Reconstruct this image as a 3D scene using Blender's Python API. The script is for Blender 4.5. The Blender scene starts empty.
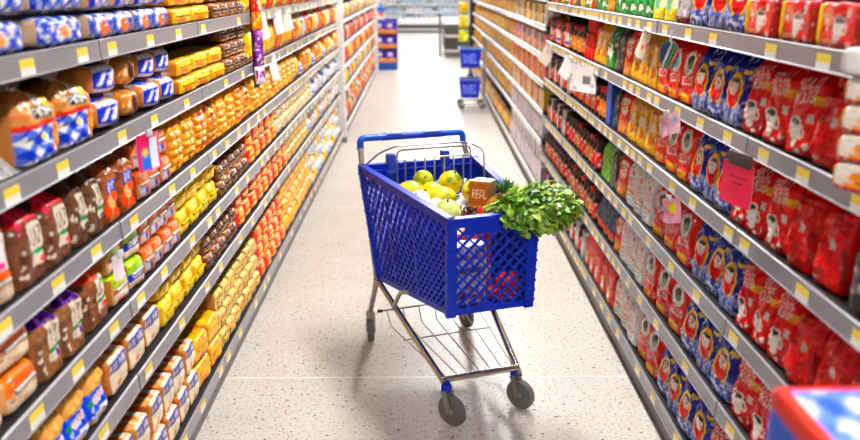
import bpy, bmesh, math, random
import numpy as np
from mathutils import Vector, Matrix, noise
R = math.radians
random.seed(7)
sc = bpy.context.scene
COL = sc.collection

# ------------------------------------------------------------------ materials
def lin(c):
    a = np.asarray(c, dtype=float)/255.0
    return np.where(a <= .04045, a/12.92, ((a+.055)/1.055)**2.4)

def vivid(c, k=1.38):
    a = 255*(np.asarray(c, dtype=float)/255)**1.12; g = a.mean(axis=-1, keepdims=True)
    return np.clip(g+(a-g)*k, 0, 255)

def mat(name, c=None, rough=.5, metal=0., spec=.5, bump=0., bscale=40., attr=False, coat=0., alpha=1., emit=None, estr=0., transl=0.):
    m = bpy.data.materials.new(name); m.use_nodes = True
    nt = m.node_tree; p = nt.nodes['Principled BSDF']
    if c is not None:
        p.inputs['Base Color'].default_value = (*lin(c), 1)
    p.inputs['Roughness'].default_value = rough
    p.inputs['Metallic'].default_value = metal
    p.inputs['Specular IOR Level'].default_value = spec
    p.inputs['Coat Weight'].default_value = coat
    p.inputs['Coat Roughness'].default_value = .12
    p.inputs['Alpha'].default_value = alpha
    if transl:
        p.inputs['Subsurface Weight'].default_value = transl
        p.inputs['Subsurface Radius'].default_value = (.01, .012, .004)
    if emit is not None:
        p.inputs['Emission Color'].default_value = (*lin(emit), 1)
        p.inputs['Emission Strength'].default_value = estr
    if attr:
        a = nt.nodes.new('ShaderNodeAttribute'); a.attribute_name = 'Col'
        nt.links.new(a.outputs['Color'], p.inputs['Base Color'])
    if bump:
        tc = nt.nodes.new('ShaderNodeTexCoord')
        n = nt.nodes.new('ShaderNodeTexNoise'); n.inputs['Scale'].default_value = bscale; n.inputs['Detail'].default_value = 3
        b = nt.nodes.new('ShaderNodeBump'); b.inputs['Strength'].default_value = bump; b.inputs['Distance'].default_value = .01
        nt.links.new(tc.outputs['Object'], n.inputs['Vector'])
        nt.links.new(n.outputs['Fac'], b.inputs['Height'])
        nt.links.new(b.outputs['Normal'], p.inputs['Normal'])
    return m

M = {}
M['foil'] = mat('printed_foil', attr=True, rough=.24, bump=.35, bscale=40, spec=.34)
M['film'] = mat('printed_film', attr=True, rough=.22, bump=.4, bscale=36, spec=.34)
M['carton'] = mat('printed_card', attr=True, rough=.45, spec=.4)
M['clear'] = mat('clear_film', (235, 235, 238), rough=.15, alpha=.32, bump=.8, bscale=60, spec=.8)
M['rail'] = mat('grey_rail', (143, 140, 147), rough=.32, spec=.6, metal=.1)
M['railwhite'] = mat('white_rail', (225, 225, 228), rough=.35)
M['shelf'] = mat('shelf_steel', (44, 43, 46), rough=.45, metal=.3)
M['shelfback'] = mat('shelf_back', (54, 50, 50), rough=.6)
M['kick'] = mat('kick_plate', (110, 108, 106), rough=.5)
M['postwhite'] = mat('post_white', (228, 226, 224), rough=.45)
M['postblack'] = mat('post_black', (22, 22, 24), rough=.5)
M['tagyellow'] = mat('label_yellow', (248, 218, 66), rough=.5)
M['tagwhite'] = mat('label_white', (240, 240, 236), rough=.5)
M['chrome'] = mat('chrome', (205, 200, 190), rough=.22, metal=1.)
M['zinc'] = mat('zinc', (168, 164, 156), rough=.35, metal=.9)
M['blue'] = mat('blue_plastic', (2, 46, 190), rough=.38, spec=.3)
M['bluelight'] = mat('blue_handle', (6, 80, 200), rough=.3, spec=.6)
M['tyre'] = mat('tyre_grey', (104, 100, 96), rough=.6)
M['hub'] = mat('hub_grey', (170, 168, 164), rough=.45)
M['black'] = mat('black_rubber', (18, 18, 18), rough=.5)
M['white'] = mat('white_paint', (238, 238, 236), rough=.5)
M['cream'] = mat('cream_wall', (226, 224, 218), rough=.8)
M['brown'] = mat('dark_brown_panel', (62, 54, 48), rough=.45)
M['darkgrey'] = mat('dark_grille', (60, 60, 62), rough=.5)
M['leaf'] = mat('celery_leaf', attr=True, rough=.38, spec=.5, transl=.0)
M['fruit'] = mat('fruit_skin', attr=True, rough=.35, bump=.15, bscale=60)
M['lamp'] = mat('lamp_diffuser', (255, 255, 255), emit=(255, 252, 248), estr=84.)
M['lampfar'] = mat('far_lamp_diffuser', (255, 255, 255), emit=(255, 252, 248), estr=62.)
M['lampside'] = mat('side_lamp_diffuser', (255, 255, 255), emit=(255, 252, 248), estr=2.5)
M['pink'] = mat('pink_card', attr=True, rough=.55)

# floor: speckled terrazzo in big tiles with thin pale joints
def floor_mat():
    m = bpy.data.materials.new('terrazzo'); m.use_nodes = True
    nt = m.node_tree; L = nt.links; N = nt.nodes.new
    p = nt.nodes['Principled BSDF']
    tc = N('ShaderNodeTexCoord')
    def speck(scale, lo, hi, src='Distance'):
        v = N('ShaderNodeTexVoronoi'); v.inputs['Scale'].default_value = scale; v.inputs['Randomness'].default_value = 1
        L.new(tc.outputs['Object'], v.inputs['Vector'])
        r = N('ShaderNodeMapRange'); r.inputs['From Min'].default_value = lo; r.inputs['From Max'].default_value = hi
        r.inputs['To Min'].default_value = 1; r.inputs['To Max'].default_value = 0; r.clamp = True
        L.new(v.outputs['Distance'], r.inputs['Value'])
        s = N('ShaderNodeSeparateColor'); L.new(v.outputs['Color'], s.inputs['Color'])
        g = N('ShaderNodeMath'); g.operation = 'GREATER_THAN'; g.inputs[1].default_value = .45; L.new(s.outputs['Red'], g.inputs[0])
        k = N('ShaderNodeMath'); k.operation = 'MULTIPLY'; L.new(r.outputs['Result'], k.inputs[0]); L.new(g.outputs[0], k.inputs[1])
        return k.outputs[0]
    def mix(a, b, f, bl='MIX'):
        x = N('ShaderNodeMix'); x.data_type = 'RGBA'; x.blend_type = bl
        if isinstance(a, tuple): x.inputs[6].default_value = (*lin(a), 1)
        else: L.new(a, x.inputs[6])
        if isinstance(b, tuple): x.inputs[7].default_value = (*lin(b), 1)
        else: L.new(b, x.inputs[7])
        if isinstance(f, float): x.inputs[0].default_value = f
        else: L.new(f, x.inputs[0])
        return x.outputs[2]
    nz = N('ShaderNodeTexNoise'); nz.inputs['Scale'].default_value = 3.0; nz.inputs['Detail'].default_value = 6
    L.new(tc.outputs['Object'], nz.inputs['Vector'])
    nf = N('ShaderNodeTexNoise'); nf.inputs['Scale'].default_value = 70.0; nf.inputs['Detail'].default_value = 4
    L.new(tc.outputs['Object'], nf.inputs['Vector'])
    c = mix((192, 185, 176), (213, 207, 199), nz.outputs['Fac'])
    rf = N('ShaderNodeMapRange'); rf.inputs['From Min'].default_value = .52; rf.inputs['From Max'].default_value = .7; rf.clamp = True
    L.new(nf.outputs['Fac'], rf.inputs['Value'])
    c = mix(c, (168, 156, 144), rf.outputs['Result'])
    c = mix(c, (150, 132, 116), speck(55., .12, .30))
    c = mix(c, (86, 74, 66), speck(26., .08, .20))
    c = mix(c, (48, 42, 40), speck(13., .035, .085))
    # joints
    sp = N('ShaderNodeSeparateXYZ'); L.new(tc.outputs['Object'], sp.inputs[0])
    def joint(out, off, per):
        a = N('ShaderNodeMath'); a.operation = 'ADD'; a.inputs[1].default_value = off; L.new(out, a.inputs[0])
        w = N('ShaderNodeMath'); w.operation = 'PINGPONG'; w.inputs[1].default_value = per/2; L.new(a.outputs[0], w.inputs[0])
        l = N('ShaderNodeMath'); l.operation = 'LESS_THAN'; l.inputs[1].default_value = .0028; L.new(w.outputs[0], l.inputs[0])
        return l.outputs[0]
    c = mix(c, (244, 238, 226), joint(sp.outputs['Y'], -3.094, 2.7))
    L.new(c, p.inputs['Base Color'])
    p.inputs['Roughness'].default_value = .33
    p.inputs['Specular IOR Level'].default_value = .45
    return m
M['floor'] = floor_mat()

# ------------------------------------------------------------------ object helpers
def tag(o, label=None, cat=None, group=None, kind=None):
    if label: o['label'] = label
    if cat: o['category'] = cat
    if group: o['group'] = group
    if kind: o['kind'] = kind
    return o

def link(name, me, parent=None, loc=(0, 0, 0), rot=(0, 0, 0), scale=(1, 1, 1)):
    o = bpy.data.objects.new(name, me); COL.objects.link(o)
    o.location = loc; o.rotation_euler = rot; o.scale = scale
    if parent is not None: o.parent = parent
    return o

def empty(name, loc=(0, 0, 0), rz=0.):
    return link(name, None, None, loc, (0, 0, rz))

def me_from(bm, name, mats, smooth=False, sharp=None):
    me = bpy.data.meshes.new(name)
    bmesh.ops.recalc_face_normals(bm, faces=bm.faces)
    bm.to_mesh(me); bm.free()
    for m in (mats if isinstance(mats, (list, tuple)) else [mats]):
        me.materials.append(m)
    if smooth:
        me.polygons.foreach_set('use_smooth', [True]*len(me.polygons))
        if sharp: me.set_sharp_from_angle(angle=R(sharp))
    return me

def box(bm, lo, hi, mi=0, bev=0.):
    xs = (lo[0], hi[0]); ys = (lo[1], hi[1]); zs = (lo[2], hi[2])
    v = [bm.verts.new((xs[i], ys[j], zs[k])) for i in (0, 1) for j in (0, 1) for k in (0, 1)]
    fs = [bm.faces.new([v[i] for i in q]) for q in ((0, 1, 3, 2), (4, 6, 7, 5), (0, 4, 5, 1), (2, 3, 7, 6), (0, 2, 6, 4), (1, 5, 7, 3))]
    for f in fs: f.material_index = mi
    if bev:
        es = list({e for f in fs for e in f.edges})
        bmesh.ops.bevel(bm, geom=es, offset=bev, segments=2, affect='EDGES', profile=.5)
    return v

def box_me(name, lo, hi, m, bev=0.):
    bm = bmesh.new(); box(bm, lo, hi, 0, bev)
    return me_from(bm, name, m, smooth=bev > 0, sharp=50)

def bar(bm, a, b, w, th, n):
    """flat bar from a to b, w wide in the plane, th thick along n"""
    a = Vector(a); b = Vector(b); n = Vector(n).normalized()
    d = (b-a).normalized(); s = d.cross(n).normalized()*w/2; t = n*th/2
    v = [bm.verts.new(p+q) for p in (a, b) for q in (-s-t, s-t, s+t, -s+t)]
    for q in ((0, 1, 2, 3), (7, 6, 5, 4), (0, 4, 5, 1), (1, 5, 6, 2), (2, 6, 7, 3), (3, 7, 4, 0)):
        bm.faces.new([v[i] for i in q])

def fillet(pts, r, seg=5):
    P = [Vector(p) for p in pts]
    if r <= 0 or len(P) < 3: return P
    out = [P[0]]
    for i in range(1, len(P)-1):
        a, b, c = P[i-1], P[i], P[i+1]
        u = (a-b); w = (c-b); k = min(r, u.length*.48, w.length*.48)
        p0 = b+u.normalized()*k; p1 = b+w.normalized()*k
        for j in range(seg+1):
            t = j/seg
            out.append(p0*(1-t)**2+b*2*t*(1-t)+p1*t*t)
    out.append(P[-1]); return out

def tube(bm, pts, r, n=10, fil=0., cap=True):
    P = fillet(pts, fil)
    rr = r if isinstance(r, (list, tuple)) else [r]*len(P)
    if len(rr) != len(P): rr = [rr[0]]*len(P)
    rings = []; d0 = (P[1]-P[0]).normalized()
    up = d0.orthogonal().normalized()
    for i, p in enumerate(P):
        d = (P[min(i+1, len(P)-1)]-P[max(i-1, 0)]).normalized()
        up = (up-d*up.dot(d)).normalized(); s = d.cross(up)
        rings.append([bm.verts.new(p+(up*math.cos(2*math.pi*k/n)+s*math.sin(2*math.pi*k/n))*rr[i]) for k in range(n)])
    for a, b in zip(rings, rings[1:]):
        for k in range(n):
            bm.faces.new((a[k], a[(k+1) % n], b[(k+1) % n], b[k]))
    if cap:
        bm.faces.new(rings[0][::-1]); bm.faces.new(rings[-1])

def tube_me(name, paths, r, m, n=10, fil=0.):
    bm = bmesh.new()
    for p in paths: tube(bm, p, r, n, fil)
    return me_from(bm, name, m, smooth=True, sharp=60)

def lathe(bm, prof, n=24, axis='z', mi=0, c=(0, 0, 0)):
    rings = []
    for (r, z) in prof:
        ring = []
        for k in range(n):
            a = 2*math.pi*k/n
            x, y = r*math.cos(a), r*math.sin(a)
            ring.append(bm.verts.new(Vector((x, y, z) if axis == 'z' else (z, x, y))+Vector(c)))
        rings.append(ring)
    for a, b in zip(rings, rings[1:]):
        for k in range(n):
            f = bm.faces.new((a[k], a[(k+1) % n], b[(k+1) % n], b[k])); f.material_index = mi
    for rg, p in ((rings[0], prof[0]), (rings[-1], prof[-1])):
        if p[0] > 1e-6:
            f = bm.faces.new(rg); f.material_index = mi
    return rings

# ------------------------------------------------------------------ printed surfaces (per-vertex print colours)
_F = dict(A='7E1111117E', B='7F49494936', C='3E41414122', D='7F4141221C', E='7F49494941', F='7F09090901', G='3E4149497A', H='7F0808087F',
          I='00417F4100', J='2040413F01', K='7F08142241', L='7F40404040', M='7F020C027F', N='7F0408107F', O='3E4141413E', P='7F09090906',
          R='7F09192946', S='4649494931', T='01017F0101', U='3F4040403F', V='1F2040201F', W='3F4038403F', X='6314081463', Y='0708700807', Z='6151494543')

class Cv:
    """a little print canvas, y up, fractional coordinates"""
    def __init__(s, bg, w=48, h=56, seed=1):
        s.w, s.h = w, h; s.rs = np.random.RandomState(seed)
        s.a = np.tile(np.asarray(bg, float), (h, w, 1))
        s.X, s.Y = np.meshgrid((np.arange(w)+.5)/w, (np.arange(h)+.5)/h)
    def put(s, mask, c): s.a[mask] = c; return s
    def rect(s, x0, y0, x1, y1, c): return s.put((s.X >= x0) & (s.X <= x1) & (s.Y >= y0) & (s.Y <= y1), c)
    def ell(s, x, y, rx, ry, c): return s.put(((s.X-x)/rx)**2+((s.Y-y)/ry)**2 <= 1, c)
    def ring(s, x, y, rx, ry, k, c):
        q = ((s.X-x)/rx)**2+((s.Y-y)/ry)**2
        return s.put((q <= 1) & (q >= k), c)
    def para(s, x0, y0, x1, y1, sl, c):
        xx = s.X-sl*(s.Y-y0)
        return s.put((xx >= x0) & (xx <= x1) & (s.Y >= y0) & (s.Y <= y1), c)
    def text(s, t, x0, y0, x1, y1, c, slant=0., rise=0.):
        n = len(t)*6-1
        yy = s.Y-rise*(s.X-x0); xx = s.X-slant*(yy-y0)
        cx = np.floor((xx-x0)/(x1-x0)*n).astype(int); cy = np.floor((y1-yy)/(y1-y0)*7).astype(int)
        ok = (cx >= 0) & (cx < n) & (cy >= 0) & (cy < 7)
        for j, i in zip(*np.nonzero(ok)):
            k, q = divmod(cx[j, i], 6)
            if q < 5 and t[k] in _F and (int(_F[t[k]][q*2:q*2+2], 16) >> cy[j, i]) & 1: s.a[j, i] = c
        return s
    def ging(s, x0, y0, x1, y1, nx, ny, c1, c2, rot=False):
        m = (s.X >= x0) & (s.X <= x1) & (s.Y >= y0) & (s.Y <= y1)
        u, v = s.X*nx, s.Y*ny
        if rot: u, v = u+v, u-v
        k = (np.floor(u) % 2)+(np.floor(v) % 2)
        mid = (np.asarray(c1, float)*.65+np.asarray(c2, float)*.35)
        s.put(m & (k == 0), c2); s.put(m & (k == 1), mid); return s.put(m & (k == 2), c1)
    def blobs(s, n, pal, r0=.03, r1=.1, box=(0, 0, 1, 1), asp=1.):
        for _ in range(n):
            x = s.rs.uniform(box[0], box[2]); y = s.rs.uniform(box[1], box[3]); r = s.rs.uniform(r0, r1)
            s.ell(x, y, r, r*asp*s.rs.uniform(.6, 1.3), pal[s.rs.randint(len(pal))])
        return s
    def detail(s, n=46):
        base = s.a.reshape(-1, 3); rs = np.random.RandomState(s.w*7+int(base.sum()) % 9973)
        for _ in range(n):
            x, y = rs.uniform(0, .95), rs.uniform(0, .97); q = base[rs.randint(len(base))]
            c = q*.62 if rs.rand() < .5 else np.minimum(255, q*.7+85)
            s.rect(x, y, x+rs.uniform(.02, .13), y+rs.uniform(.012, .035), c)
        return s
    def grain(s, k=10):
        s.a += s.rs.uniform(-k, k, (s.h, s.w, 1)); return s
    def lin(s): return lin(vivid(np.clip(s.a, 0, 255)))
    def at(s, u, v):
        A = s.lin() if not hasattr(s, '_l') else s._l
        s._l = A
        x = np.clip(u*s.w-.5, 0, s.w-1.001); y = np.clip(v*s.h-.5, 0, s.h-1.001)
        x0 = x.astype(int); y0 = y.astype(int); fx = (x-x0)[..., None]; fy = (y-y0)[..., None]
        return (A[y0, x0]*(1-fx)+A[y0, x0+1]*fx)*(1-fy)+(A[y0+1, x0]*(1-fx)+A[y0+1, x0+1]*fx)*fy

def grid_mesh(name, grids, m, merge=1e-4):
    """grids: list of (points[nv,nu,3], colours[nv,nu,3]); one joined mesh with corner colours"""
    V = []; F = []; C = []
    for P, K in grids:
        nv, nu = P.shape[:2]; b = len(V)
        V.extend(P.reshape(-1, 3).tolist()); Kf = K.reshape(-1, 3)
        for j in range(nv-1):
            for i in range(nu-1):
                q = (j*nu+i, j*nu+i+1, (j+1)*nu+i+1, (j+1)*nu+i)
                F.append([b+k for k in q]); C.append([Kf[k] for k in q])
    me = bpy.data.meshes.new(name); me.from_pydata(V, [], F)
    at = me.color_attributes.new('Col', 'FLOAT_COLOR', 'CORNER')
    arr = np.ones((len(F)*4, 4)); arr[:, :3] = np.asarray(C).reshape(-1, 3)
    at.data.foreach_set('color', arr.ravel())
    bm = bmesh.new(); bm.from_mesh(me)
    bmesh.ops.remove_doubles(bm, verts=bm.verts, dist=merge)
    bmesh.ops.dissolve_degenerate(bm, dist=1e-5, edges=bm.edges)
    bmesh.ops.recalc_face_normals(bm, faces=bm.faces)
    bm.to_mesh(me); bm.free()
    me.materials.append(m)
    me.polygons.foreach_set('use_smooth', [True]*len(me.polygons))
    return me

def paint(me, c):
    at = me.color_attributes.new('Col', 'FLOAT_COLOR', 'CORNER')
    n = len(me.loops); a = np.ones((n, 4)); a[:, :3] = lin(c)
    at.data.foreach_set('color', a.ravel()); return me

def wob(P, amp, f, seed):
    rs = np.random.RandomState(seed)
    out = np.zeros(P.shape[:-1])
    for _ in range(7):
        k = rs.normal(size=3)*f; ph = rs.uniform(0, 6.28)
        out += np.sin(P @ k+ph)*rs.uniform(.4, 1)
    return out*amp/3

PROF = {
    'coffee': ([0, .03, .12, .4, .7, .82, .9, .95, 1], [.92, .98, 1, 1, .96, .78, .42, .14, .06], [.97, .99, 1, 1, 1, .99, .97, .96, .96]),
    'slump': ([0, .04, .2, .4, .7, .84, .92, .97, 1], [.92, 1, 1.05, 1.04, .92, .7, .4, .15, .06], [.96, 1, 1.01, 1, .97, .95, .92, .90, .90]),
    'pillow': ([0, .05, .15, .3, .5, .75, .9, .96, 1], [.5, .68, .86, .96, 1, .88, .5, .16, .05], [1, .98, .95, .93, .92, .93, .96, .98, 1]),
    'bread': ([0, .04, .15, .5, .72, .85, .93, .97, 1], [.86, .97, 1, 1, .97, .82, .5, .28, .15], [.92, .98, 1, 1, .97, .85, .55, .3, .16]),
}
def pouch(name, W, H, D, cv, side, prof='coffee', m='foil', nu=48, nv=58, wr=.004, seed=3, bumps=None, backc=None):
    if prof != 'bread': cv.detail(7 if cv.w > 50 else 40)
    else: cv.detail(18)
    tk, dk, wk = PROF[prof]
    t = np.linspace(0, 1, nv); d = np.interp(t, tk, dk)*D/2; w = np.interp(t, tk, wk)*W/2
    a = np.linspace(-1, 1, nu); s = np.sign(a)*(1-(1-np.abs(a))**1.35)
    S, T = np.meshgrid(s, t)
    prof4 = (1-np.abs(S)**7)**.55
    grids = []
    for sg in (-1, 1):
        Y = sg*d[:, None]*prof4
        P = np.stack([w[:, None]*S, Y, H*T], -1)
        if bumps and sg < 0:
            nx, nz, amp = bumps
            P[..., 1] -= amp*np.abs(np.sin(np.pi*nx*(S+1)/2))**.6*np.abs(np.sin(np.pi*nz*T))**.6*prof4
        wv = wob(P*np.array([1, .4, 1.0]), wr, 60, seed)+wob(P, wr*.5, 150, seed+5)
        P[..., 1] += sg*wv*prof4*np.clip(T*8, 0, 1)
        P[..., 0] += wob(P, wr*.4, 40, seed+9)*np.abs(S)
        P[..., 2] += wob(P, wr*.9, 50, seed+11)*np.clip(T*3-2, 0, 1)
        if sg < 0:
            C = cv.at((S+1)/2, T)
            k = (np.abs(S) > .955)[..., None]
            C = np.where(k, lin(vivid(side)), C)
        else:
            C = np.tile(lin(vivid(backc or side)), S.shape+(1,)); P = P[:, ::-1]
        grids.append((P, C))
    # bottom and top closing
    for j in (0, -1):
        fr = grids[0][0][j]; bk = grids[1][0][j][::-1]
        mid = (fr+bk)/2
        P = np.stack([fr, mid, bk]); grids.append((P, np.tile(lin(vivid(side)), (3, nu, 1))))
    return grid_mesh(name, grids, M[m])

def brick(name, W, H, D, front, top, sidec, m='film', n=9., res=(30, 18, 18), wr=.002, seed=2, sag=0.):
    """rounded pack. front/top are canvases, sidec a canvas or a colour; base at z=0, front at -y"""
    rx, ry, rz = res
    if n < 12 and isinstance(front, Cv) and front.w > 12:
        front.detail(34); top.detail(24)
    def face(fu, fv, nu, nv, fn, col):
        u = np.linspace(-1, 1, nu); v = np.linspace(-1, 1, nv)
        U, V = np.meshgrid(u, v)
        P = fn(U, V)
        q = (np.abs(P)**n).sum(-1, keepdims=True)**(1/n)
        P = P/q
        P = P*np.array([W/2, D/2, H/2])
        P[..., 2] += H/2
        nrm = P-np.array([0, 0, H/2]); nrm = nrm/np.linalg.norm(nrm, axis=-1, keepdims=True)
        P = P+nrm*wob(P, wr, 45, seed)[..., None]+nrm*wob(P, wr*.5, 110, seed+4)[..., None]
        if sag: P[..., 2] -= sag*np.clip(P[..., 2]/H, 0, 1)*(1-np.cos(np.pi*(P[..., 0]/W)))*1.0
        P[..., 2] = np.maximum(P[..., 2], 0)
        if isinstance(col, Cv): C = col.at((U+1)/2, (V+1)/2)
        else: C = np.tile(lin(vivid(col)), U.shape+(1,))
        return P, C
    o = np.ones_like
    g = [face(0, 0, rx, rz, lambda u, v: np.stack([u, -o(u), v], -1), front),
         face(0, 0, rx, ry, lambda u, v: np.stack([u, v, o(u)], -1), top),
         face(0, 0, ry, rz, lambda u, v: np.stack([o(u), u, v], -1), sidec),
         face(0, 0, ry, rz, lambda u, v: np.stack([-o(u), -u, v], -1), sidec),
         face(0, 0, rx, rz, lambda u, v: np.stack([-u, o(u), v], -1), sidec if not isinstance(sidec, Cv) else front),
         face(0, 0, rx, ry, lambda u, v: np.stack([u, -v, -o(u)], -1), (120, 110, 100))]
    return grid_mesh(name, g, M[m])

def lathe_me(name, prof, cv, m, n=28):
    """turned body with print: prof = [(r,z)], canvas wraps round with its middle at the front (-y)"""
    zs = np.array([p[1] for p in prof]); z0, z1 = zs.min(), zs.max()
    a = np.linspace(0, 1, n+1)
    ang = a*2*np.pi+np.pi/2
    P = np.array([[(r*math.cos(q), r*math.sin(q), z) for q in ang] for r, z in prof])
    U = np.tile(a, (len(prof), 1)); V = np.tile(((zs-z0)/(z1-z0))[:, None], (1, n+1))
    C = cv.at(U, V) if isinstance(cv, Cv) else np.tile(lin(vivid(cv)), U.shape+(1,))
    g = [(P, C)]
    for j in (0, -1):
        if prof[j][0] > 1e-4:
            mid = np.tile(np.array([0, 0, prof[j][1]]), (n+1, 1))
            g.append((np.stack([P[j], mid]), np.stack([C[j], C[j]])))
    return grid_mesh(name, g, M[m])

# ------------------------------------------------------------------ product prototypes: list of (part name, mesh, offset)
PR = {}
def proto(key, name, cat, look, size, parts):
    PR[key] = dict(name=name, cat=cat, look=look, size=size, parts=parts)

def seal_me(name, W, col, m='foil', h=.014):
    """crimped strip along the top of a bag"""
    n = 40
    x = np.linspace(-W/2, W/2, n); y = .0022*np.sign(np.sin(np.arange(n)*2.2))
    lo = np.stack([x, y, np.zeros(n)], -1); hi = np.stack([x, y*1.6, np.full(n, h)+.0015*np.sin(np.arange(n)*1.1)], -1)
    t = np.array([0, .0016, 0])
    P = np.stack([lo-t, hi-t, hi+t, lo+t, lo-t])
    return grid_mesh(name, [(P, np.tile(lin(vivid(col)), (5, n, 1)))], M[m])

def neck_me(name, r=.016, h=.05, m=None, col=None):
    """gathered, flared neck of a tied bag"""
    n = 30; ts = np.linspace(0, 1, 9); a = np.linspace(0, 2*np.pi, n+1)
    rr = r*np.interp(ts, [0, .25, .4, 1], [2.2, .7, .75, 2.3])
    P = np.array([[(q*(1+.28*math.sin(7*x+3*t))*math.cos(x), .55*q*(1+.28*math.sin(7*x))*math.sin(x), h*t) for x in a] for q, t in zip(rr, ts)])
    if col is None:
        me = grid_mesh(name, [(P, np.ones(P.shape))], m or M['clear'])
    else:
        me = grid_mesh(name, [(P, np.tile(lin(col), P.shape[:2]+(1,)))], M['film'])
    return me

def bagparts(body, W, H, col, m='foil'):
    return [('body', body, (0, 0, 0)), ('top_seal', seal_me('top_seal', W*.93, col, m), (0, 0, H-.006))]

RED = (214, 16, 22); DRED = (160, 8, 14)
# -- coffee
def cup(c, x, y, sx, sy):
    c.ell(x+sx*.95, y-sy*.05, sx*.55, sy*.5, (245, 240, 235)); c.ell(x+sx*.95, y-sy*.05, sx*.28, sy*.28, RED)
    for i in range(20):
        k = i/19; c.ell(x, y+sy*(.6-1.55*k), sx*(1-.55*k**1.5), sy*.25, (245, 240, 235))
    c.ell(x, y+sy*.62, sx*.98, sy*.36, (252, 248, 244)); c.ell(x, y+sy*.6, sx*.78, sy*.25, (38, 20, 14))
def cup_canvas(seed):
    c = Cv(RED, 60, 66, seed)
    c.para(0, .0, 1, .12, 0, (178, 8, 16)); c.blobs(9, [(232, 30, 30), (190, 8, 16)], .05, .16, asp=1.6)
    c.para(.66, .60, .95, .66, .5, (240, 150, 20)); c.para(.6, .67, .98, .71, .5, (250, 190, 30))
    c.text('SELLO', .10, .74, .70, .87, (255, 248, 244), .08, .1); c.text('ROJO', .2, .58, .74, .72, (255, 248, 244), .08, .1)
    c.rect(.70, .40, .86, .50, (238, 226, 220)); cup(c, .36, .28, .21, .17)
    c.ell(.8, .12, .06, .04, (240, 228, 222)); c.ell(.55, .05, .1, .022, (240, 228, 222))
    return c
def seal(k): return PR[k]
for i in range(3):
    W, H, D = .135, .205, .085
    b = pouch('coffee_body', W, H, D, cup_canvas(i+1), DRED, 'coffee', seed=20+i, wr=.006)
    proto('cup%d' % i, 'coffee_bag', 'coffee', 'red coffee bag with white cup', (W, H, D), bagparts(b, W, H, (200, 14, 20)))
for i in range(3):
    c = Cv((206, 14, 20), 60, 66, 40+i); c.blobs(12, [(226, 24, 26), (184, 8, 14), (196, 12, 18)], .06, .2, asp=1.8)
    c.rect(.46, .46, .64, .56, (236, 224, 218)); c.para(.86, .12, .94, .5, .0, (150, 6, 12)); c.rect(.1, .06, .3, .09, (235, 210, 205))
    W, H, D = .15, .205, .1
    b = pouch('coffee_body', W, H, D, c, DRED, ('coffee', 'slump', 'slump')[i], seed=30+i, wr=.009)
    proto('plain%d' % i, 'coffee_bag', 'coffee', 'plain red coffee bag with white square', (W, H, D), bagparts(b, W, H, (190, 12, 18)))
for i in range(2):
    c = Cv((24, 34, 140), 60, 66, 50+i)
    c.blobs(26, [(40, 60, 180), (150, 165, 220), (14, 20, 100), (220, 225, 240)], .015, .05, (0, .66, 1, 1))
    c.rect(0, 0, 1, .32, (186, 192, 214)); c.blobs(70, [(235, 238, 246), (90, 110, 190), (150, 160, 200), (60, 76, 160)], .02, .07, (0, 0, 1, .38), 1.)
    c.ell(.5, .48, .36, .29, (34, 26, 70)); c.ell(.5, .48, .34, .27, (250, 190, 24)); c.ell(.5, .46, .275, .215, (206, 22, 24))
    c.ell(.5, .54, .2, .12, (250, 240, 230)); c.rect(.33, .6, .67, .66, (40, 24, 40)); c.text('AGUILA', .3, .53, .7, .58, (190, 20, 26)); c.text('ROJA', .36, .455, .64, .52, (190, 20, 26))
    c.rect(.42, .14, .6, .26, (70, 80, 150)); c.para(.7, .74, .95, .8, .6, (240, 200, 60))
    W, H, D = .14, .205, .085
    b = pouch('coffee_body', W, H, D, c, (26, 34, 120), 'coffee', seed=40+i, wr=.006)
    proto('oval%d' % i, 'coffee_bag', 'coffee', 'blue coffee bag with yellow oval badge', (W, H, D), bagparts(b, W, H, (40, 54, 160)))
def oelo(bg, sd, dark, key, look, side):
    c = Cv(bg, 60, 66, sd); c.blobs(8, [tuple(min(255, x+14) for x in bg), tuple(max(0, x-16) for x in bg)], .06, .16, asp=1.8)
    if dark:
        c.rect(.0, .0, .72, .17, (250, 150, 24)); c.rect(.05, .10, .62, .135, (255, 200, 60))
        c.ell(.43, .66, .27, .2, (250, 244, 238)); c.ell(.45, .68, .15, .12, (66, 60, 44)); c.ell(.5, .63, .08, .06, (120, 150, 80))
        c.text('OELLO', .1, .28, .76, .42, (255, 246, 240), .1, .06); c.ring(.88, .14, .07, .05, .35, (250, 236, 230))
    else:
        c.text('OELLO', .14, .4, .8, .55, (206, 40, 30), .1, .12); c.para(.15, .28, .8, .34, .0, (232, 120, 30)); c.rect(.3, .1, .62, .14, (180, 176, 170))
        c.ell(.47, .7, .08, .06, (226, 110, 80)); c.rect(.2, .2, .75, .225, (110, 130, 70))
    W, H, D = .135, .205, .085
    b = pouch('coffee_body', W, H, D, c, side, 'coffee', seed=sd, wr=.004)
    proto(key, 'coffee_bag', 'coffee', look, (W, H, D), bagparts(b, W, H, bg))
oelo((232, 50, 22), 61, True, 'orange0', 'orange red coffee bag with white oval', (196, 26, 14))
oelo((226, 40, 20), 62, True, 'orange1', 'orange red coffee bag with white oval', (190, 24, 14))
oelo((252, 251, 248), 63, False, 'whitebag', 'white coffee bag with red lettering', (150, 150, 150))
def simple_bag(key, look, bg, pal, seed, W=.13, H=.2, D=.08, fn=None, side=None, name='coffee_bag', cat='coffee', prof='coffee', nb=16, m='foil', bumps=None, r=(.03, .1), wr=.004):
    c = Cv(bg, 44, 52, seed); c.blobs(nb, pal, r[0], r[1])
    if fn: fn(c)
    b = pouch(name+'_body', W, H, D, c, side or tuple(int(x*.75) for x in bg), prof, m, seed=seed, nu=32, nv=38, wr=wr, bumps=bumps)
    proto(key, name, cat, look, (W, H, D), bagparts(b, W, H, bg, m))
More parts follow.
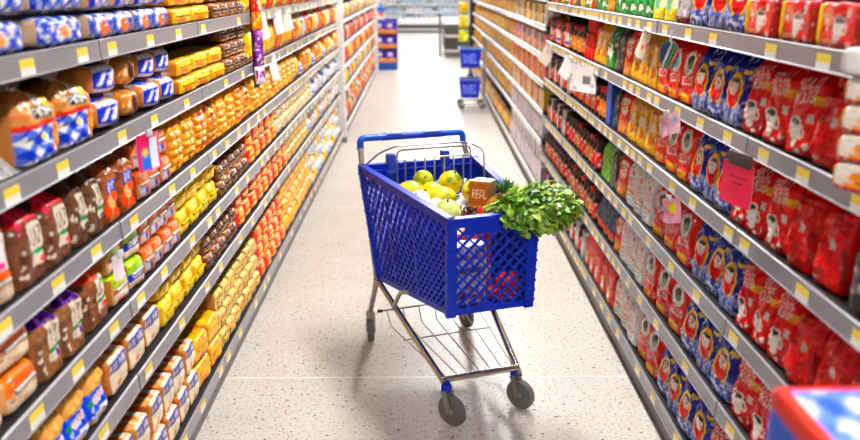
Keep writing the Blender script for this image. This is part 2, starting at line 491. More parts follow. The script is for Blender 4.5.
simple_bag('gold0', 'golden coffee bag with pale flecks', (226, 178, 30), [(240, 214, 90), (205, 150, 20), (248, 236, 200)], 71, fn=lambda c: (c.rect(.35, .45, .65, .62, (250, 240, 220)), c.ell(.5, .28, .14, .08, (240, 120, 30)), c.rect(.2, .78, .7, .84, (190, 60, 20))))
simple_bag('redslim', 'slim red coffee bag with orange foot', (216, 36, 20), [(235, 70, 30), (190, 20, 14)], 72, fn=lambda c: (c.rect(0, 0, 1, .3, (246, 150, 30)), c.ell(.5, .55, .22, .14, (250, 235, 215)), c.rect(.25, .72, .8, .8, (250, 235, 215))))
simple_bag('silver', 'dark silver coffee bag', (70, 66, 66), [(120, 116, 116), (40, 38, 40), (170, 165, 160)], 73)
simple_bag('greenbag', 'green and white coffee bag', (60, 140, 60), [(235, 240, 225), (30, 100, 50), (250, 250, 245)], 74, fn=lambda c: c.rect(.2, .3, .8, .5, (240, 245, 230)))
simple_bag('limebag', 'tall light green pack', (120, 190, 70), [(170, 215, 110), (90, 160, 60)], 75, W=.09)
simple_bag('yellowgreen', 'yellow tea pack with green panel', (240, 205, 40), [(250, 225, 110), (220, 170, 30)], 76, fn=lambda c: (c.rect(.2, .25, .5, .85, (120, 190, 170)), c.rect(.6, .3, .9, .55, (250, 240, 220))), H=.15)
simple_bag('greenwhite', 'green tea pack with white panels', (40, 130, 60), [(235, 245, 230), (20, 90, 40), (245, 250, 240)], 77, nb=24, H=.15)
simple_bag('greywhite', 'grey coffee bag with dark red foot', (190, 186, 186), [(230, 228, 226), (150, 146, 148), (110, 106, 112)], 78, fn=lambda c: c.rect(.1, .0, .9, .14, (120, 24, 26)), H=.17)
simple_bag('teal', 'teal and black coffee bag', (34, 90, 122), [(30, 34, 44), (24, 60, 90), (50, 120, 150)], 79, fn=lambda c: (c.rect(0, 0, 1, .35, (44, 40, 42)), c.rect(.2, .1, .7, .3, (220, 90, 50))))
simple_bag('redorange', 'red coffee bag with yellow panel at its foot', (220, 44, 22), [(238, 80, 34), (196, 30, 18)], 80, fn=lambda c: (c.rect(.0, .0, .5, .42, (246, 170, 40)), c.rect(.1, .12, .4, .3, (250, 240, 220))))
# red cup bricks on the top shelf
for i in range(2):
    c = Cv((206, 18, 22), 60, 40, 90+i); c.blobs(8, [(228, 32, 30), (176, 8, 14)], .05, .14)
    c.rect(.0, .0, .07, 1, (246, 190, 30)); c.ell(.2, .66, .13, .2, (240, 150, 120)); c.text('SELLO', .1, .66, .34, .78, (255, 238, 230)); c.text('ROJO', .12, .52, .32, .63, (255, 238, 230))
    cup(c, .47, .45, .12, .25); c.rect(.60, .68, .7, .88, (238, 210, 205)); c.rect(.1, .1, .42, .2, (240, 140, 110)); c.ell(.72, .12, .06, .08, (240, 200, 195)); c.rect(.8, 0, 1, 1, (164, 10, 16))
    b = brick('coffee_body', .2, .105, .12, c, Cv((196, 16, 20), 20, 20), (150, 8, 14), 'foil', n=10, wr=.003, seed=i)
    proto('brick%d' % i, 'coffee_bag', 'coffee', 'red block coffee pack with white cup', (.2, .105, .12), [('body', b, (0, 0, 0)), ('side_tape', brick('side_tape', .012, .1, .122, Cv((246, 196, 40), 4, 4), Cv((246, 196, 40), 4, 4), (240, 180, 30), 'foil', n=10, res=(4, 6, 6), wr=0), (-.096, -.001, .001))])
# -- jars and tins
def jar(key, look, label, lid, seed, r=.038, h=.165, glass=(44, 22, 12), name='coffee_jar', fn=None):
    c = Cv(glass, 48, 30, seed); c.rect(0, .18, 1, .72, label); c.blobs(26, [tuple(min(255, x+40) for x in label), (250, 240, 225), tuple(int(x*.6) for x in label)], .02, .05, (0, .2, 1, .7), 1.8)
    if fn: fn(c)
    pr = [(r*.9, 0), (r, .006), (r, h*.25), (r, h*.5), (r, h*.66), (r*.97, h*.74), (r*.78, h*.82), (r*.74, h*.84)]
    zz = np.linspace(.006, h*.66, 16)
    pr = [(r*.9, 0)]+[(r, z) for z in zz]+[(r*.97, h*.74), (r*.8, h*.81), (r*.76, h*.84)]
    body = lathe_me(name+'_body', pr, c, 'film')
    l = lathe_me('lid', [(r*.84, 0), (r*.88, .004), (r*.88, h*.14), (r*.82, h*.165), (r*.01, h*.168)], lid, 'carton')
    proto(key, name, 'jar', look, (2*r, h, 2*r), [('body', body, (0, 0, 0)), ('lid', l, (0, 0, h*.82))])
jar('jarred', 'dark coffee jar with red label and brown lid', (204, 40, 34), (70, 34, 24), 101)
jar('jardark', 'dark brown coffee jar with beige label', (186, 130, 90), (40, 24, 18), 102)
jar('jargold', 'coffee jar with orange label and red lid', (236, 150, 60), (200, 40, 26), 103)
jar('jarblack', 'big dark coffee jar with red gold lid', (60, 48, 46), (196, 30, 24), 104, r=.05, h=.17, fn=lambda c: (c.blobs(30, [(190, 180, 170), (120, 110, 104)], .02, .05, (0, .2, 1, .7), 1.6),))
jar('jarpale', 'pale jar with white label and blue cap', (232, 228, 232), (210, 214, 230), 105, glass=(206, 200, 210), name='powder_jar')
jar('jarwhite', 'white and red jar with blue band', (240, 235, 230), (206, 40, 34), 106, glass=(200, 30, 30), name='powder_jar', fn=lambda c: c.rect(0, .22, 1, .36, (40, 70, 180)))
c = Cv((196, 22, 26), 48, 20, 110); c.blobs(20, [(250, 240, 235), (240, 200, 190), (120, 10, 16)], .03, .07, asp=2)
proto('tin', 'coffee_tin', 'tin', 'red and white tin', (.075, .066, .075), [('body', lathe_me('tin_body', [(.034, 0), (.0365, .002), (.0365, .02), (.0365, .04), (.0365, .062), (.034, .064)], c, 'carton'), (0, 0, 0)), ('lid', lathe_me('lid', [(.036, 0), (.0372, .001), (.0372, .004), (.03, .0045), (.001, .0045)], (206, 60, 50), 'carton'), (0, 0, .0615))])
# -- boxes
def carton(key, name, cat, look, bg, pal, seed, W, H, D, nb=14, fn=None, m='carton', n=40., topc=None, flap=True):
    c = Cv(bg, 30, 34, seed); c.blobs(nb, pal, .04, .14)
    if fn: fn(c)
    t = Cv(topc or bg, 20, 16, seed+1); t.blobs(5, pal, .06, .2)
    b = brick(name+'_body', W, H, D, c, t, tuple(int(x*.85) for x in bg), m, n=n, res=(20, 12, 22), wr=0, seed=seed)
    parts = [('body', b, (0, 0, 0))]
    if flap:
        parts.append(('end_flap', brick('end_flap', W*.7, .003, D*.6, Cv(topc or bg, 4, 4), Cv(tuple(int(x*.9) for x in (topc or bg)), 4, 4), bg, m, n=30, res=(4, 4, 4), wr=0), (0, 0, H-.0012)))
    proto(key, name, cat, look, (W, H, D), parts)
carton('bluebox', 'panel_box', 'box', 'tall plain blue box', (26, 96, 190), [(30, 104, 200)], 120, .09, .205, .2, nb=4)
PAL_A = [('paleyellow', 'pale yellow carton', (236, 214, 120), [(250, 240, 200), (220, 180, 70)]), ('palepink', 'pink and white carton', (226, 150, 140), [(245, 225, 220), (206, 80, 84)]),
         ('white', 'white carton with grey print', (226, 220, 214), [(200, 190, 184), (245, 240, 236), (170, 150, 140)]), ('beige', 'beige carton with green print', (214, 198, 160), [(150, 170, 110), (235, 225, 200)]),
         ('lilac', 'white and lilac carton', (222, 218, 232), [(180, 176, 214), (245, 244, 250)]), ('redcarton', 'red and cream carton', (206, 60, 50), [(240, 220, 200), (160, 30, 30)])]
for i, (k, lk, bg, pal) in enumerate(PAL_A):
    carton(k, 'grocery_carton', 'carton', lk, bg, pal, 130+i, .11, .145, .1)
PAL_B = [('ob0', 'orange pouch with yellow print', (250, 150, 10), [(252, 200, 60), (226, 100, 20), (250, 226, 150)]), ('ob1', 'yellow pouch with orange print', (255, 206, 20), [(244, 130, 20), (252, 220, 110)]),
         ('ob2', 'amber pouch with green leaf', (250, 176, 30), [(90, 150, 50), (252, 210, 90), (214, 70, 30)])]
for i, (k, lk, bg, pal) in enumerate(PAL_B):
    simple_bag(k, lk, bg, pal, 150+i, W=.19, H=.145, D=.1, name='food_pouch', cat='pouch', prof='pillow', wr=.003)
PAL_C = [('fl0', 'red and black pack', (176, 30, 30), [(30, 24, 26), (230, 90, 40)]), ('fl1', 'orange red pack', (232, 90, 30), [(200, 40, 26), (250, 170, 60)]), ('fl2', 'yellow green pack', (196, 200, 40), [(120, 160, 40), (240, 220, 60)]),
         ('fl3', 'white pack with red print', (232, 220, 214), [(206, 60, 50), (245, 240, 236)]), ('fl4', 'white pack with blue print', (228, 230, 238), [(60, 110, 190), (120, 190, 220), (250, 250, 250)]), ('fl5', 'yellow orange pack', (244, 190, 40), [(236, 110, 30), (250, 226, 120)]),
         ('fl6', 'black pack with green print', (44, 40, 40), [(80, 130, 60), (200, 60, 40)])]
for i, (k, lk, bg, pal) in enumerate(PAL_C):
    simple_bag(k, lk, bg, pal, 170+i, W=.2, H=.165, D=.1, name='grocery_pack', cat='pack', prof='pillow', wr=.003)

# -- bread side
BL = (28, 74, 190); WH = (240, 238, 240)
def toast(key, look, kind, seed, W, H, D=.16):
    c = Cv(WH, 60, 30, seed)
    if kind == 'ging':
        c.ging(0, 0, 1, 1, 9, 3, BL, WH, True); c.blobs(10, [(225, 228, 240), (60, 100, 200)], .03, .08)
        c.ell(.5, .5, .16, .25, (240, 225, 214)); c.ell(.5, .48, .08, .2, (232, 160, 110)); c.text('TOSTADO', .2, .58, .8, .76, (40, 80, 180))
    if kind == 'gingo':
        c.ging(0, 0, 1, 1, 6, 2, (70, 96, 190), WH, True); c.ell(.5, .42, .2, .3, (238, 120, 50)); c.rect(.2, .7, .8, .85, (230, 230, 240))
    if kind == 'blue':
        c = Cv((22, 66, 184), 60, 40, seed); c.para(.12, 0, .2, 1, -.12, (190, 205, 235)); c.ging(.25, 0, 1, .34, 9, 5, (40, 84, 190), WH, True)
        c.text('TOSTADO', .32, .62, .96, .86, (236, 236, 246), .1, .04); c.rect(.45, .5, .85, .55, (230, 190, 110)); c.para(.02, 0, .1, 1, .1, (16, 48, 150))
    if kind == 'orange':
        c = Cv((226, 110, 50), 60, 40, seed); c.para(.02, 0, .22, 1, .12, (34, 80, 190)); c.ging(.2, 0, 1, .3, 6, 4, (120, 130, 190), (236, 226, 226), True)
        c.blobs(12, [(240, 150, 80), (206, 80, 40), (246, 220, 200)], .04, .1, (.25, .3, 1, 1)); c.text('TOST', .35, .6, .95, .84, (250, 226, 200))
    top = Cv((206, 212, 232) if 'ging' in kind else tuple(c.a[-1, -1].astype(int)), 30, 20, seed)
    if 'ging' in kind: top.ging(0, 0, 1, 1, 7, 4, BL, WH, True)
    b = brick('pack_body', W, H, D, c, top, (196, 176, 156), 'film', n=5.5, res=(34, 14, 20), wr=.004, seed=seed)
    proto(key, 'toast_pack', 'bread', look, (W, H, D), [('body', b, (0, 0, 0)), ('end_twist', neck_me('end_twist', .012, .035), (W/2-.012, 0, H*.75))])
toast('tgA', 'blue and white checked toast pack', 'ging', 201, .29, .072, .2)
toast('tgB', 'blue white toast pack with orange spot', 'gingo', 202, .16, .07, .2)
toast('tblue', 'large blue toast bag with white lettering', 'blue', 203, .29, .15, .17)
toast('torange', 'orange toast bag with blue stripe', 'orange', 204, .16, .13, .17)

def loaf(key, name, look, W, H, D, front, top, sidec, n=6., m='film', seed=5, wr=.003, cat='bread', extra=None, res=(26, 16, 18)):
    b = brick('pack_body', W, H, D, front, top, sidec, m, n=n, res=res, wr=wr, seed=seed)
    proto(key, name, cat, look, (W, H, D), [('body', b, (0, 0, 0))]+(extra or []))
def fin(W, z, D, col=(230, 228, 226)):   # fin seal at the pack front
    return [('fin_seal', seal_me('fin_seal', W*.8, col, 'film', .008), (0, -D/2-.001, z))]
def cvf(bg, seed, fn, w=44, h=30, nb=0, pal=None, r=(.03, .09)):
    c = Cv(bg, w, h, seed)
    if nb: c.blobs(nb, pal, *r)
    if fn: fn(c)
    return c
YEL = (248, 196, 24)
yp = [(252, 214, 70), (236, 170, 14), (240, 150, 30)]
loaf('ypack', 'toast_pack', 'yellow toast pack with brown band', .24, .06, .18, cvf((240, 184, 50), 210, lambda c: (c.rect(.1, .55, .9, .8, (250, 212, 90)), c.rect(.2, .2, .6, .35, (206, 120, 40))), nb=20, pal=yp), cvf((236, 186, 60), 211, None, nb=14, pal=[(222, 150, 50), (250, 214, 110)]), (200, 140, 60), n=7, extra=fin(.2, .03, .18, (230, 180, 60)))
bp = [(240, 228, 210), (60, 36, 24), (214, 150, 60), (245, 238, 226)]
def brownf(c): c.rect(.08, .35, .92, .75, (70, 42, 28)); c.text('TOSTA', .12, .4, .88, .7, (244, 232, 214)); c.rect(.1, .1, .5, .2, (230, 170, 70))
loaf('brown', 'cracker_pack', 'brown cracker pack with white lettering', .14, .062, .18, cvf((126, 84, 50), 212, brownf, nb=16, pal=bp), cvf((150, 100, 54), 213, None, nb=16, pal=bp), (110, 70, 40), n=7, extra=fin(.12, .03, .18, (90, 60, 40)))
def yb(c): c.rect(.2, .4, .8, .62, (232, 160, 16)); c.ell(.5, .75, .2, .1, (252, 226, 110)); c.rect(.3, .2, .7, .28, (214, 120, 20))
loaf('yellowbag', 'cracker_pack', 'bright yellow cracker bag', .125, .09, .16, cvf((250, 204, 16), 214, yb, nb=18, pal=[(252, 218, 60), (240, 182, 10), (252, 226, 100)]), cvf((250, 206, 24), 215, None, nb=10, pal=[(252, 222, 80), (240, 180, 20)]), (236, 180, 14), n=5.5, wr=.006, seed=9, extra=fin(.11, .045, .16, (246, 200, 30)))
# gingham bread bag, rye bread, label bread
def breadbag(key, look, bread, seed, fn, W, H, D, neckcol=None, clip=(230, 230, 225), prof='bread'):
    c = Cv(bread, 56, 60, seed); c.blobs(30, [tuple(min(255, int(x*1.15)) for x in bread), tuple(int(x*.8) for x in bread)], .02, .07)
    fn(c)
    b = pouch('bag_body', W, H, D, c, tuple(int(x*.85) for x in bread), prof, 'film', seed=seed, wr=.006)
    parts = [('body', b, (0, 0, 0)), ('bag_neck', neck_me('bag_neck', .018, .026, col=neckcol), (0, 0, H-.012)),
             ('clip', box_me('clip', (-.012, -.012, 0), (.012, .012, .006), mat_cache(clip), .001), (0, 0, H-.002))]
    proto(key, 'bread_bag', 'bread', look, (W, H+.02, D), parts)
_mc = {}
def mat_cache(c, rough=.45):
    k = (tuple(c), rough)
    if k not in _mc: _mc[k] = mat('plain_%02x%02x%02x' % tuple(int(x) for x in c), c, rough)
    return _mc[k]
def gf(c):
    c.ging(0, 0, .72, .5, 5, 6, BL, WH, True); c.rect(0, .5, .86, .56, (220, 60, 34)); c.rect(.28, .62, .74, .78, (60, 52, 60)); c.text('PAN', .32, .64, .7, .76, (240, 238, 230))
    c.ell(.72, .84, .12, .09, (244, 206, 40)); c.ell(.55, .86, .14, .06, (240, 236, 236)); c.rect(.74, .08, 1, .46, (236, 130, 40)); c.ell(.85, .3, .1, .12, (246, 180, 90)); c.ell(.45, .36, .07, .05, (244, 206, 40))
breadbag('gingbag', 'clear bread bag with blue checked base', (206, 150, 96), 220, gf, .19, .16, .14)
def rye(topc, grn=(40, 140, 84)):
    def f(c):
        c.rect(0, .82, 1, 1, topc); c.blobs(14, [tuple(min(255, x+50) for x in topc), tuple(int(x*.7) for x in topc)], .03, .08, (0, .82, 1, 1))
        c.rect(.4, .24, .96, .78, (226, 216, 202)); c.text('VIT', .46, .48, .92, .72, (110, 92, 80), .15, .05); c.rect(.4, .36, .96, .44, grn); c.ell(.75, .28, .12, .05, tuple(topc)); c.rect(.06, .1, .2, .62, (120, 86, 66)); c.blobs(12, [(225, 214, 200), (90, 60, 44)], .02, .04, (.08, .12, .2, .6))
    return f
breadbag('ryered', 'brown bread bag with red top', (112, 76, 54), 221, rye((214, 24, 60)), .13, .175, .11, (214, 30, 66))
breadbag('ryepurple', 'brown bread bag with purple top', (150, 110, 76), 222, rye((110, 30, 170)), .125, .165, .11, (120, 40, 180))
breadbag('ryeorange', 'brown bread bag with orange red top', (140, 96, 66), 223, rye((232, 70, 40), (60, 140, 90)), .12, .165, .11, (234, 80, 40))
breadbag('ryedark', 'brown bread bag with clear top', (104, 74, 54), 224, rye((96, 70, 54)), .12, .17, .11)
def ob(c): c.rect(.15, .5, .85, .72, (44, 90, 180)); c.rect(.1, .1, .9, .48, (226, 90, 36)); c.text('PAN', .2, .54, .8, .68, (240, 235, 230)); c.rect(.3, .12, .5, .46, (240, 180, 130))
breadbag('obbread', 'bread bag with orange and blue label', (150, 92, 50), 225, ob, .115, .17, .11)
def bb(c):
    c.rect(0, .12, 1, .56, (30, 96, 206)); c.ell(.55, .4, .3, .12, (240, 240, 245)); c.text('BIMBO', .3, .35, .8, .45, (214, 40, 44)); c.ell(.16, .4, .07, .09, (50, 150, 90)); c.para(.1, .14, .9, .2, .3, (226, 230, 240))
    c.blobs(8, [(20, 60, 160), (190, 210, 240)], .03, .08, (0, .1, 1, .3))
breadbag('bluebread', 'bread bag with blue label', (222, 176, 110), 226, bb, .13, .165, .12)
# golden carton loaf
def gold_front(c): c.rect(0, .0, 1, .5, (226, 204, 182)); c.blobs(26, [(200, 160, 140), (240, 224, 206)], .02, .05, (0, 0, 1, .45)); c.rect(.1, .62, .9, .95, (206, 112, 24)); c.rect(.15, .52, .85, .6, (240, 222, 200))
loaf('golden', 'bread_loaf', 'wrapped golden crusted loaf', .13, .09, .2, cvf((222, 140, 50), 230, gold_front), cvf((216, 130, 40), 231, None, nb=12, pal=[(236, 160, 70), (196, 104, 24)]), (212, 170, 130), n=6, extra=fin(.1, .05, .2))
def navyf(c): c.para(.0, .62, .95, .92, .0, (26, 40, 130)); c.text('BIMBO', .12, .66, .84, .88, (240, 240, 248)); c.blobs(10, [(236, 120, 70), (246, 222, 190), (240, 238, 236)], .05, .12, (.1, .08, .9, .5)); c.rect(.0, .0, .1, 1, (190, 130, 70))
def navyt(c): c.rect(0, .5, 1, 1, (22, 32, 92)); c.text('BIMBO', .08, .6, .92, .9, (226, 230, 244)); c.blobs(10, [(232, 130, 70), (250, 226, 190), (226, 90, 60)], .05, .12, (.0, .0, 1, .45)); c.rect(.7, .05, .95, .4, (240, 236, 230))
loaf('navy', 'bread_loaf', 'navy and cream wrapped loaf', .13, .116, .34, cvf((238, 226, 206), 232, navyf), cvf((226, 170, 110), 233, navyt), cvf((176, 108, 48), 234, None, nb=10, pal=[(200, 134, 70), (150, 88, 36)]), n=7, wr=.004, seed=12, extra=fin(.12, .05, .22))
def bunf(c): c.rect(.0, .2, .7, .8, (34, 76, 190)); c.para(.1, .3, .25, .7, .5, WH); c.para(.4, .3, .55, .7, .5, WH); c.ell(.84, .5, .14, .36, (206, 150, 84)); c.rect(0, .8, .8, 1, (228, 226, 234)); c.rect(0, 0, .8, .2, (214, 214, 228))
loaf('bunblue', 'bun_pack', 'blue and white bun pack', .17, .088, .16, cvf((220, 214, 216), 235, bunf), cvf((206, 160, 100), 236, lambda c: c.rect(.1, .1, .7, .7, (60, 96, 200)), nb=8, pal=[(230, 226, 234), (40, 80, 190)]), (200, 146, 86), n=3.2, wr=.004, extra=[('end_twist', neck_me('end_twist', .01, .03), (.06, -.05, .06))])
loaf('bunbrown', 'bun_pack', 'pack of round brown buns', .17, .088, .16, cvf((196, 140, 78), 237, lambda c: (c.ell(.5, .5, .12, .3, (70, 40, 30)), c.rect(.2, .4, .35, .6, (236, 220, 190))), nb=14, pal=[(222, 172, 110), (168, 110, 60)]), cvf((190, 132, 72), 238, None, nb=12, pal=[(214, 160, 100), (160, 104, 56)]), (176, 120, 66), n=2.8, wr=.004, extra=[('end_twist', neck_me('end_twist', .01, .03), (.06, -.05, .06))])
def limef(c): c.rect(0, .62, 1, 1, (190, 214, 40)); c.para(0, .42, 1, .6, 0, (232, 110, 40)); c.ell(.5, .3, .36, .12, (240, 236, 230)); c.ell(.5, .14, .3, .1, (206, 90, 50)); c.rect(.0, .0, .06, 1, (210, 170, 120))
def limeb(c): c.rect(0, .62, 1, 1, (170, 206, 50)); c.rect(0, .35, 1, .62, (36, 84, 190)); c.ell(.5, .48, .3, .08, (240, 240, 246)); c.ell(.5, .2, .36, .12, (226, 200, 170))
loaf('lime', 'sliced_bread_pack', 'bread pack with lime and orange wrapper', .12, .088, .18, cvf((232, 214, 190), 240, limef), cvf((206, 180, 90), 241, lambda c: c.rect(0, 0, 1, .4, (190, 214, 40))), (180, 130, 70), n=8, extra=fin(.1, .045, .18))
loaf('limeblue', 'sliced_bread_pack', 'bread pack with lime and blue wrapper', .12, .088, .18, cvf((232, 214, 190), 242, limeb), cvf((60, 90, 180), 243, lambda c: c.rect(0, 0, 1, .4, (170, 206, 50))), (180, 130, 70), n=8, extra=fin(.1, .045, .18))
def orf(c): c.rect(0, .6, 1, .98, (236, 120, 30)); c.rect(.1, .1, .5, .55, (216, 206, 214)); c.rect(.55, .1, .95, .55, (200, 130, 90)); c.text('PAN', .2, .68, .8, .9, (250, 225, 190)); c.ell(.6, .3, .1, .12, (70, 100, 180))
loaf('orangepack', 'sliced_bread_pack', 'orange and grey bread pack', .115, .088, .18, cvf((206, 150, 110), 244, orf), cvf((214, 110, 40), 245, None, nb=10, pal=[(170, 80, 40), (236, 150, 70)]), (160, 90, 50), n=8, extra=fin(.1, .045, .18))
# bun bags: rows of small round buns showing through a printed film
def bunbag(key, look, bg, pal, seed, fn=None):
    c = Cv(bg, 44, 60, seed); c.blobs(46, pal, .03, .08)
    if fn: fn(c)
    W, H, D = .17, .19, .09
    b = pouch('bag_body', W, H, D, c, tuple(int(x*.8) for x in bg), 'pillow', 'film', seed=seed, wr=.003, bumps=(2.5, 6.5, .014), nv=60, nu=40)
    proto(key, 'bun_bag', 'bread', look, (W, H, D), bagparts(b, W, H, bg, 'film'))
GO = (224, 160, 50)
bunbag('bungold', 'bag of small golden buns', GO, [(240, 184, 70), (206, 130, 30), (246, 206, 110)], 250)
bunbag('bunred', 'bag of golden buns with red label', GO, [(240, 184, 70), (206, 130, 30)], 251, lambda c: (c.ell(.5, .7, .3, .14, (206, 40, 30)), c.text('PAN', .3, .65, .7, .75, (250, 230, 190)), c.rect(.3, .1, .7, .25, (236, 120, 30))))
bunbag('bunbrownbag', 'bag of buns with brown label', (214, 140, 46), [(236, 176, 70), (180, 100, 30)], 252, lambda c: (c.ell(.5, .75, .3, .12, (80, 40, 24)), c.ell(.5, .75, .12, .06, (240, 200, 80))))
simple_bag('chipyellow', 'yellow snack bag', (246, 194, 50), [(250, 220, 120), (232, 160, 30), (252, 236, 170)], 260, W=.2, H=.17, D=.1, name='snack_bag', cat='snack', prof='pillow', nb=20, fn=lambda c: c.rect(.2, .05, .5, .2, (226, 90, 40)))
simple_bag('chiporange', 'orange snack bag', (240, 130, 40), [(250, 190, 80), (220, 70, 30), (250, 226, 160)], 261, W=.2, H=.17, D=.1, name='snack_bag', cat='snack', prof='pillow', nb=20)
simple_bag('chipred', 'red snack bag', (214, 50, 34), [(244, 130, 60), (250, 210, 110), (180, 24, 24)], 262, W=.2, H=.17, D=.1, name='snack_bag', cat='snack', prof='pillow', nb=18)
def stripe(c): 
    for k in range(4): c.para(.1+.24*k, 0, .17+.24*k, .75, .05, (70, 44, 30))
loaf('beige', 'cracker_pack', 'long cream cracker pack with dark stripes', .155, .082, .2, cvf((226, 196, 130), 263, stripe, nb=8, pal=[(246, 226, 170), (206, 160, 90)]), cvf((238, 210, 140), 264, None, nb=14, pal=[(250, 232, 180), (232, 180, 80), (240, 150, 60)]), (190, 150, 90), n=7, wr=.004, extra=fin(.13, .04, .2, (236, 200, 110)))
loaf('creampack', 'cracker_pack', 'cream cracker pack with yellow print', .15, .085, .18, cvf((238, 220, 180), 265, None, nb=22, pal=[(250, 240, 220), (226, 180, 80), (206, 140, 60)]), cvf((240, 216, 160), 266, None, nb=12, pal=[(250, 240, 220), (226, 180, 80)]), (214, 180, 120), n=5, extra=fin(.13, .04, .18))
loaf('redyellow', 'cracker_pack', 'orange cracker pack with red end', .14, .09, .18, cvf((242, 160, 40), 267, lambda c: (c.rect(0, 0, .3, 1, (214, 44, 24)), c.ell(.62, .5, .2, .25, (250, 214, 90))), nb=14, pal=[(250, 200, 70), (226, 110, 30)]), cvf((240, 150, 40), 268, None, nb=14, pal=[(250, 210, 90), (220, 60, 30)]), (206, 110, 40), n=7, extra=fin(.12, .04, .18, (230, 120, 40)))
loaf('goldpack', 'cracker_pack', 'golden yellow cracker pack', .16, .1, .2, cvf((246, 186, 24), 269, lambda c: c.rect(.1, .1, .6, .3, (230, 120, 24)), nb=14, pal=[(250, 210, 80), (232, 150, 20)]), cvf((244, 180, 30), 270, None, nb=14, pal=[(250, 216, 90), (232, 110, 30)]), (214, 150, 40), n=7, extra=fin(.14, .05, .2, (240, 190, 60)))
def soapf(c): c.rect(.1, .35, .9, .7, (50, 120, 200)); c.rect(.2, .45, .6, .6, (240, 244, 250)); c.ell(.7, .2, .15, .12, (90, 190, 220))
loaf('whiteblue', 'cracker_pack', 'white pack with blue band', .16, .1, .18, cvf((232, 232, 236), 271, soapf, nb=8, pal=[(245, 245, 248), (200, 206, 220)]), cvf((230, 230, 236), 272, None, nb=8, pal=[(120, 170, 220), (250, 250, 250)]), (214, 214, 220), n=5, extra=fin(.14, .05, .18))

# ------------------------------------------------------------------ shelving
XL, XR = -.845, .893
LT = [1.498, 1.255, 1.005, .769, .536, .125]
RT = [1.503, 1.237, .975, .695, .425, .133]
RT2 = [1.54, 1.34, 1.13, .93, .72, .50, .14]
TIER7 = ['top', 'second', 'third', 'fourth', 'fifth', 'sixth', 'bottom']
TIER = ['top', 'second', 'third', 'fourth', 'fifth', 'bottom']
ORD = ['first', 'second', 'third', 'fourth', 'fifth', 'sixth', 'seventh', 'eighth', 'ninth', 'tenth', 'eleventh', 'twelfth', 'thirteenth', 'fourteenth', 'fifteenth', 'sixteenth', 'seventeenth', 'eighteenth', 'nineteenth', 'twentieth']
def ordn(k):
    if k < 20: return ORD[k]
    n = k+1; t, u = divmod(n, 10)
    tens = ['', '', 'twenty', 'thirty', 'forty', 'fifty', 'sixty', 'seventy', 'eighty', 'ninety'][t]
    return (tens+'-'+ORD[u-1]) if u else {20: 'twentieth', 30: 'thirtieth', 40: 'fortieth', 50: 'fiftieth'}[n]

# price label: yellow upper half, white lower half
def label_me():
    bm = bmesh.new()
    box(bm, (-.032, -.0012, 0), (.032, 0, .017), 1); box(bm, (-.032, -.0012, .017), (.032, 0, .036), 0)
    return me_from(bm, 'price_label', [M['tagyellow'], M['tagwhite']])
LABEL = label_me()

def rail_me(L, m):
    """sloped price channel with rolled edges, along x, front at -y, z from -.045 to 0"""
    pr = [(.0, .007), (-.0025, .0072), (-.007, .004), (-.006, .001), (-.0075, -.040), (-.0105, -.043), (-.006, -.046), (.004, -.045)]
    bm = bmesh.new()
    A = [bm.verts.new((-L/2, y, z)) for y, z in pr]; B = [bm.verts.new((L/2, y, z)) for y, z in pr]
    n = len(pr)
    for k in range(n): bm.faces.new((A[k], A[(k+1) % n], B[(k+1) % n], B[k]))
    bm.faces.new(A[::-1]); bm.faces.new(B)
    return me_from(bm, 'price_rail', m)

def bay(side, y0, y1, tops, label, white=False, dens=.2, end_post=None, first=False):
    L = y1-y0; sgn = -1 if side == 'L' else 1
    X = XL if side == 'L' else XR
    root = empty('shelving_bay', (X, (y0+y1)/2, 0), R(90) if side == 'L' else R(-90))
    tag(root, label, 'shelving', 'bread shelving bays' if side == 'L' else 'coffee shelving bays')
    D = .5; rl = M['railwhite'] if white else M['rail']
    link('back_panel', box_me('back_panel', (-L/2+.002, D, .0), (L/2-.002, D+.02, 1.95), M['shelfback']), root)
    link('kick_plate', box_me('kick_plate', (-L/2+.002, .012, 0), (L/2-.002, .03, tops[-1]-.045), M['kick']), root)
    for s in (-1, 1):
        link('upright', box_me('upright', (s*(L/2-.016)-.012, D-.04, 0), (s*(L/2-.016)+.012, D-.0005, 1.97), M['postwhite'] if white else M['shelf']), root)
    for ti, z in enumerate(tops):
        off = random.uniform(-.003, .003)
        s = link('shelf', box_me('shelf', (-L/2+.003, .004, -.022), (L/2-.003, D-.001, 0), M['shelf']), root, (0, off, z))
        link('price_rail', rail_me(L-.006, rl), s, scale=(1, 1, .7 if white else 1))
        # labels
        x = -L/2+random.uniform(.05, .12)
        while x < L/2-.04:
            if random.random() < (.5 if white else .88):
                link('price_label', LABEL, s, (x, -.0065, -.0285 if white else -.0415), (R(-2.0), 0, 0), (1, 1, .7 if white else 1))
            x += dens*random.uniform(.75, 1.35)
        if ti < len(tops)-1:
            for q in (-1, 1):
                link('bracket', box_me('bracket', (q*(L/2-.014)-.002, .02, -.032), (q*(L/2-.014)+.002, D-.01, -.022), M['shelf']), s)
    return root

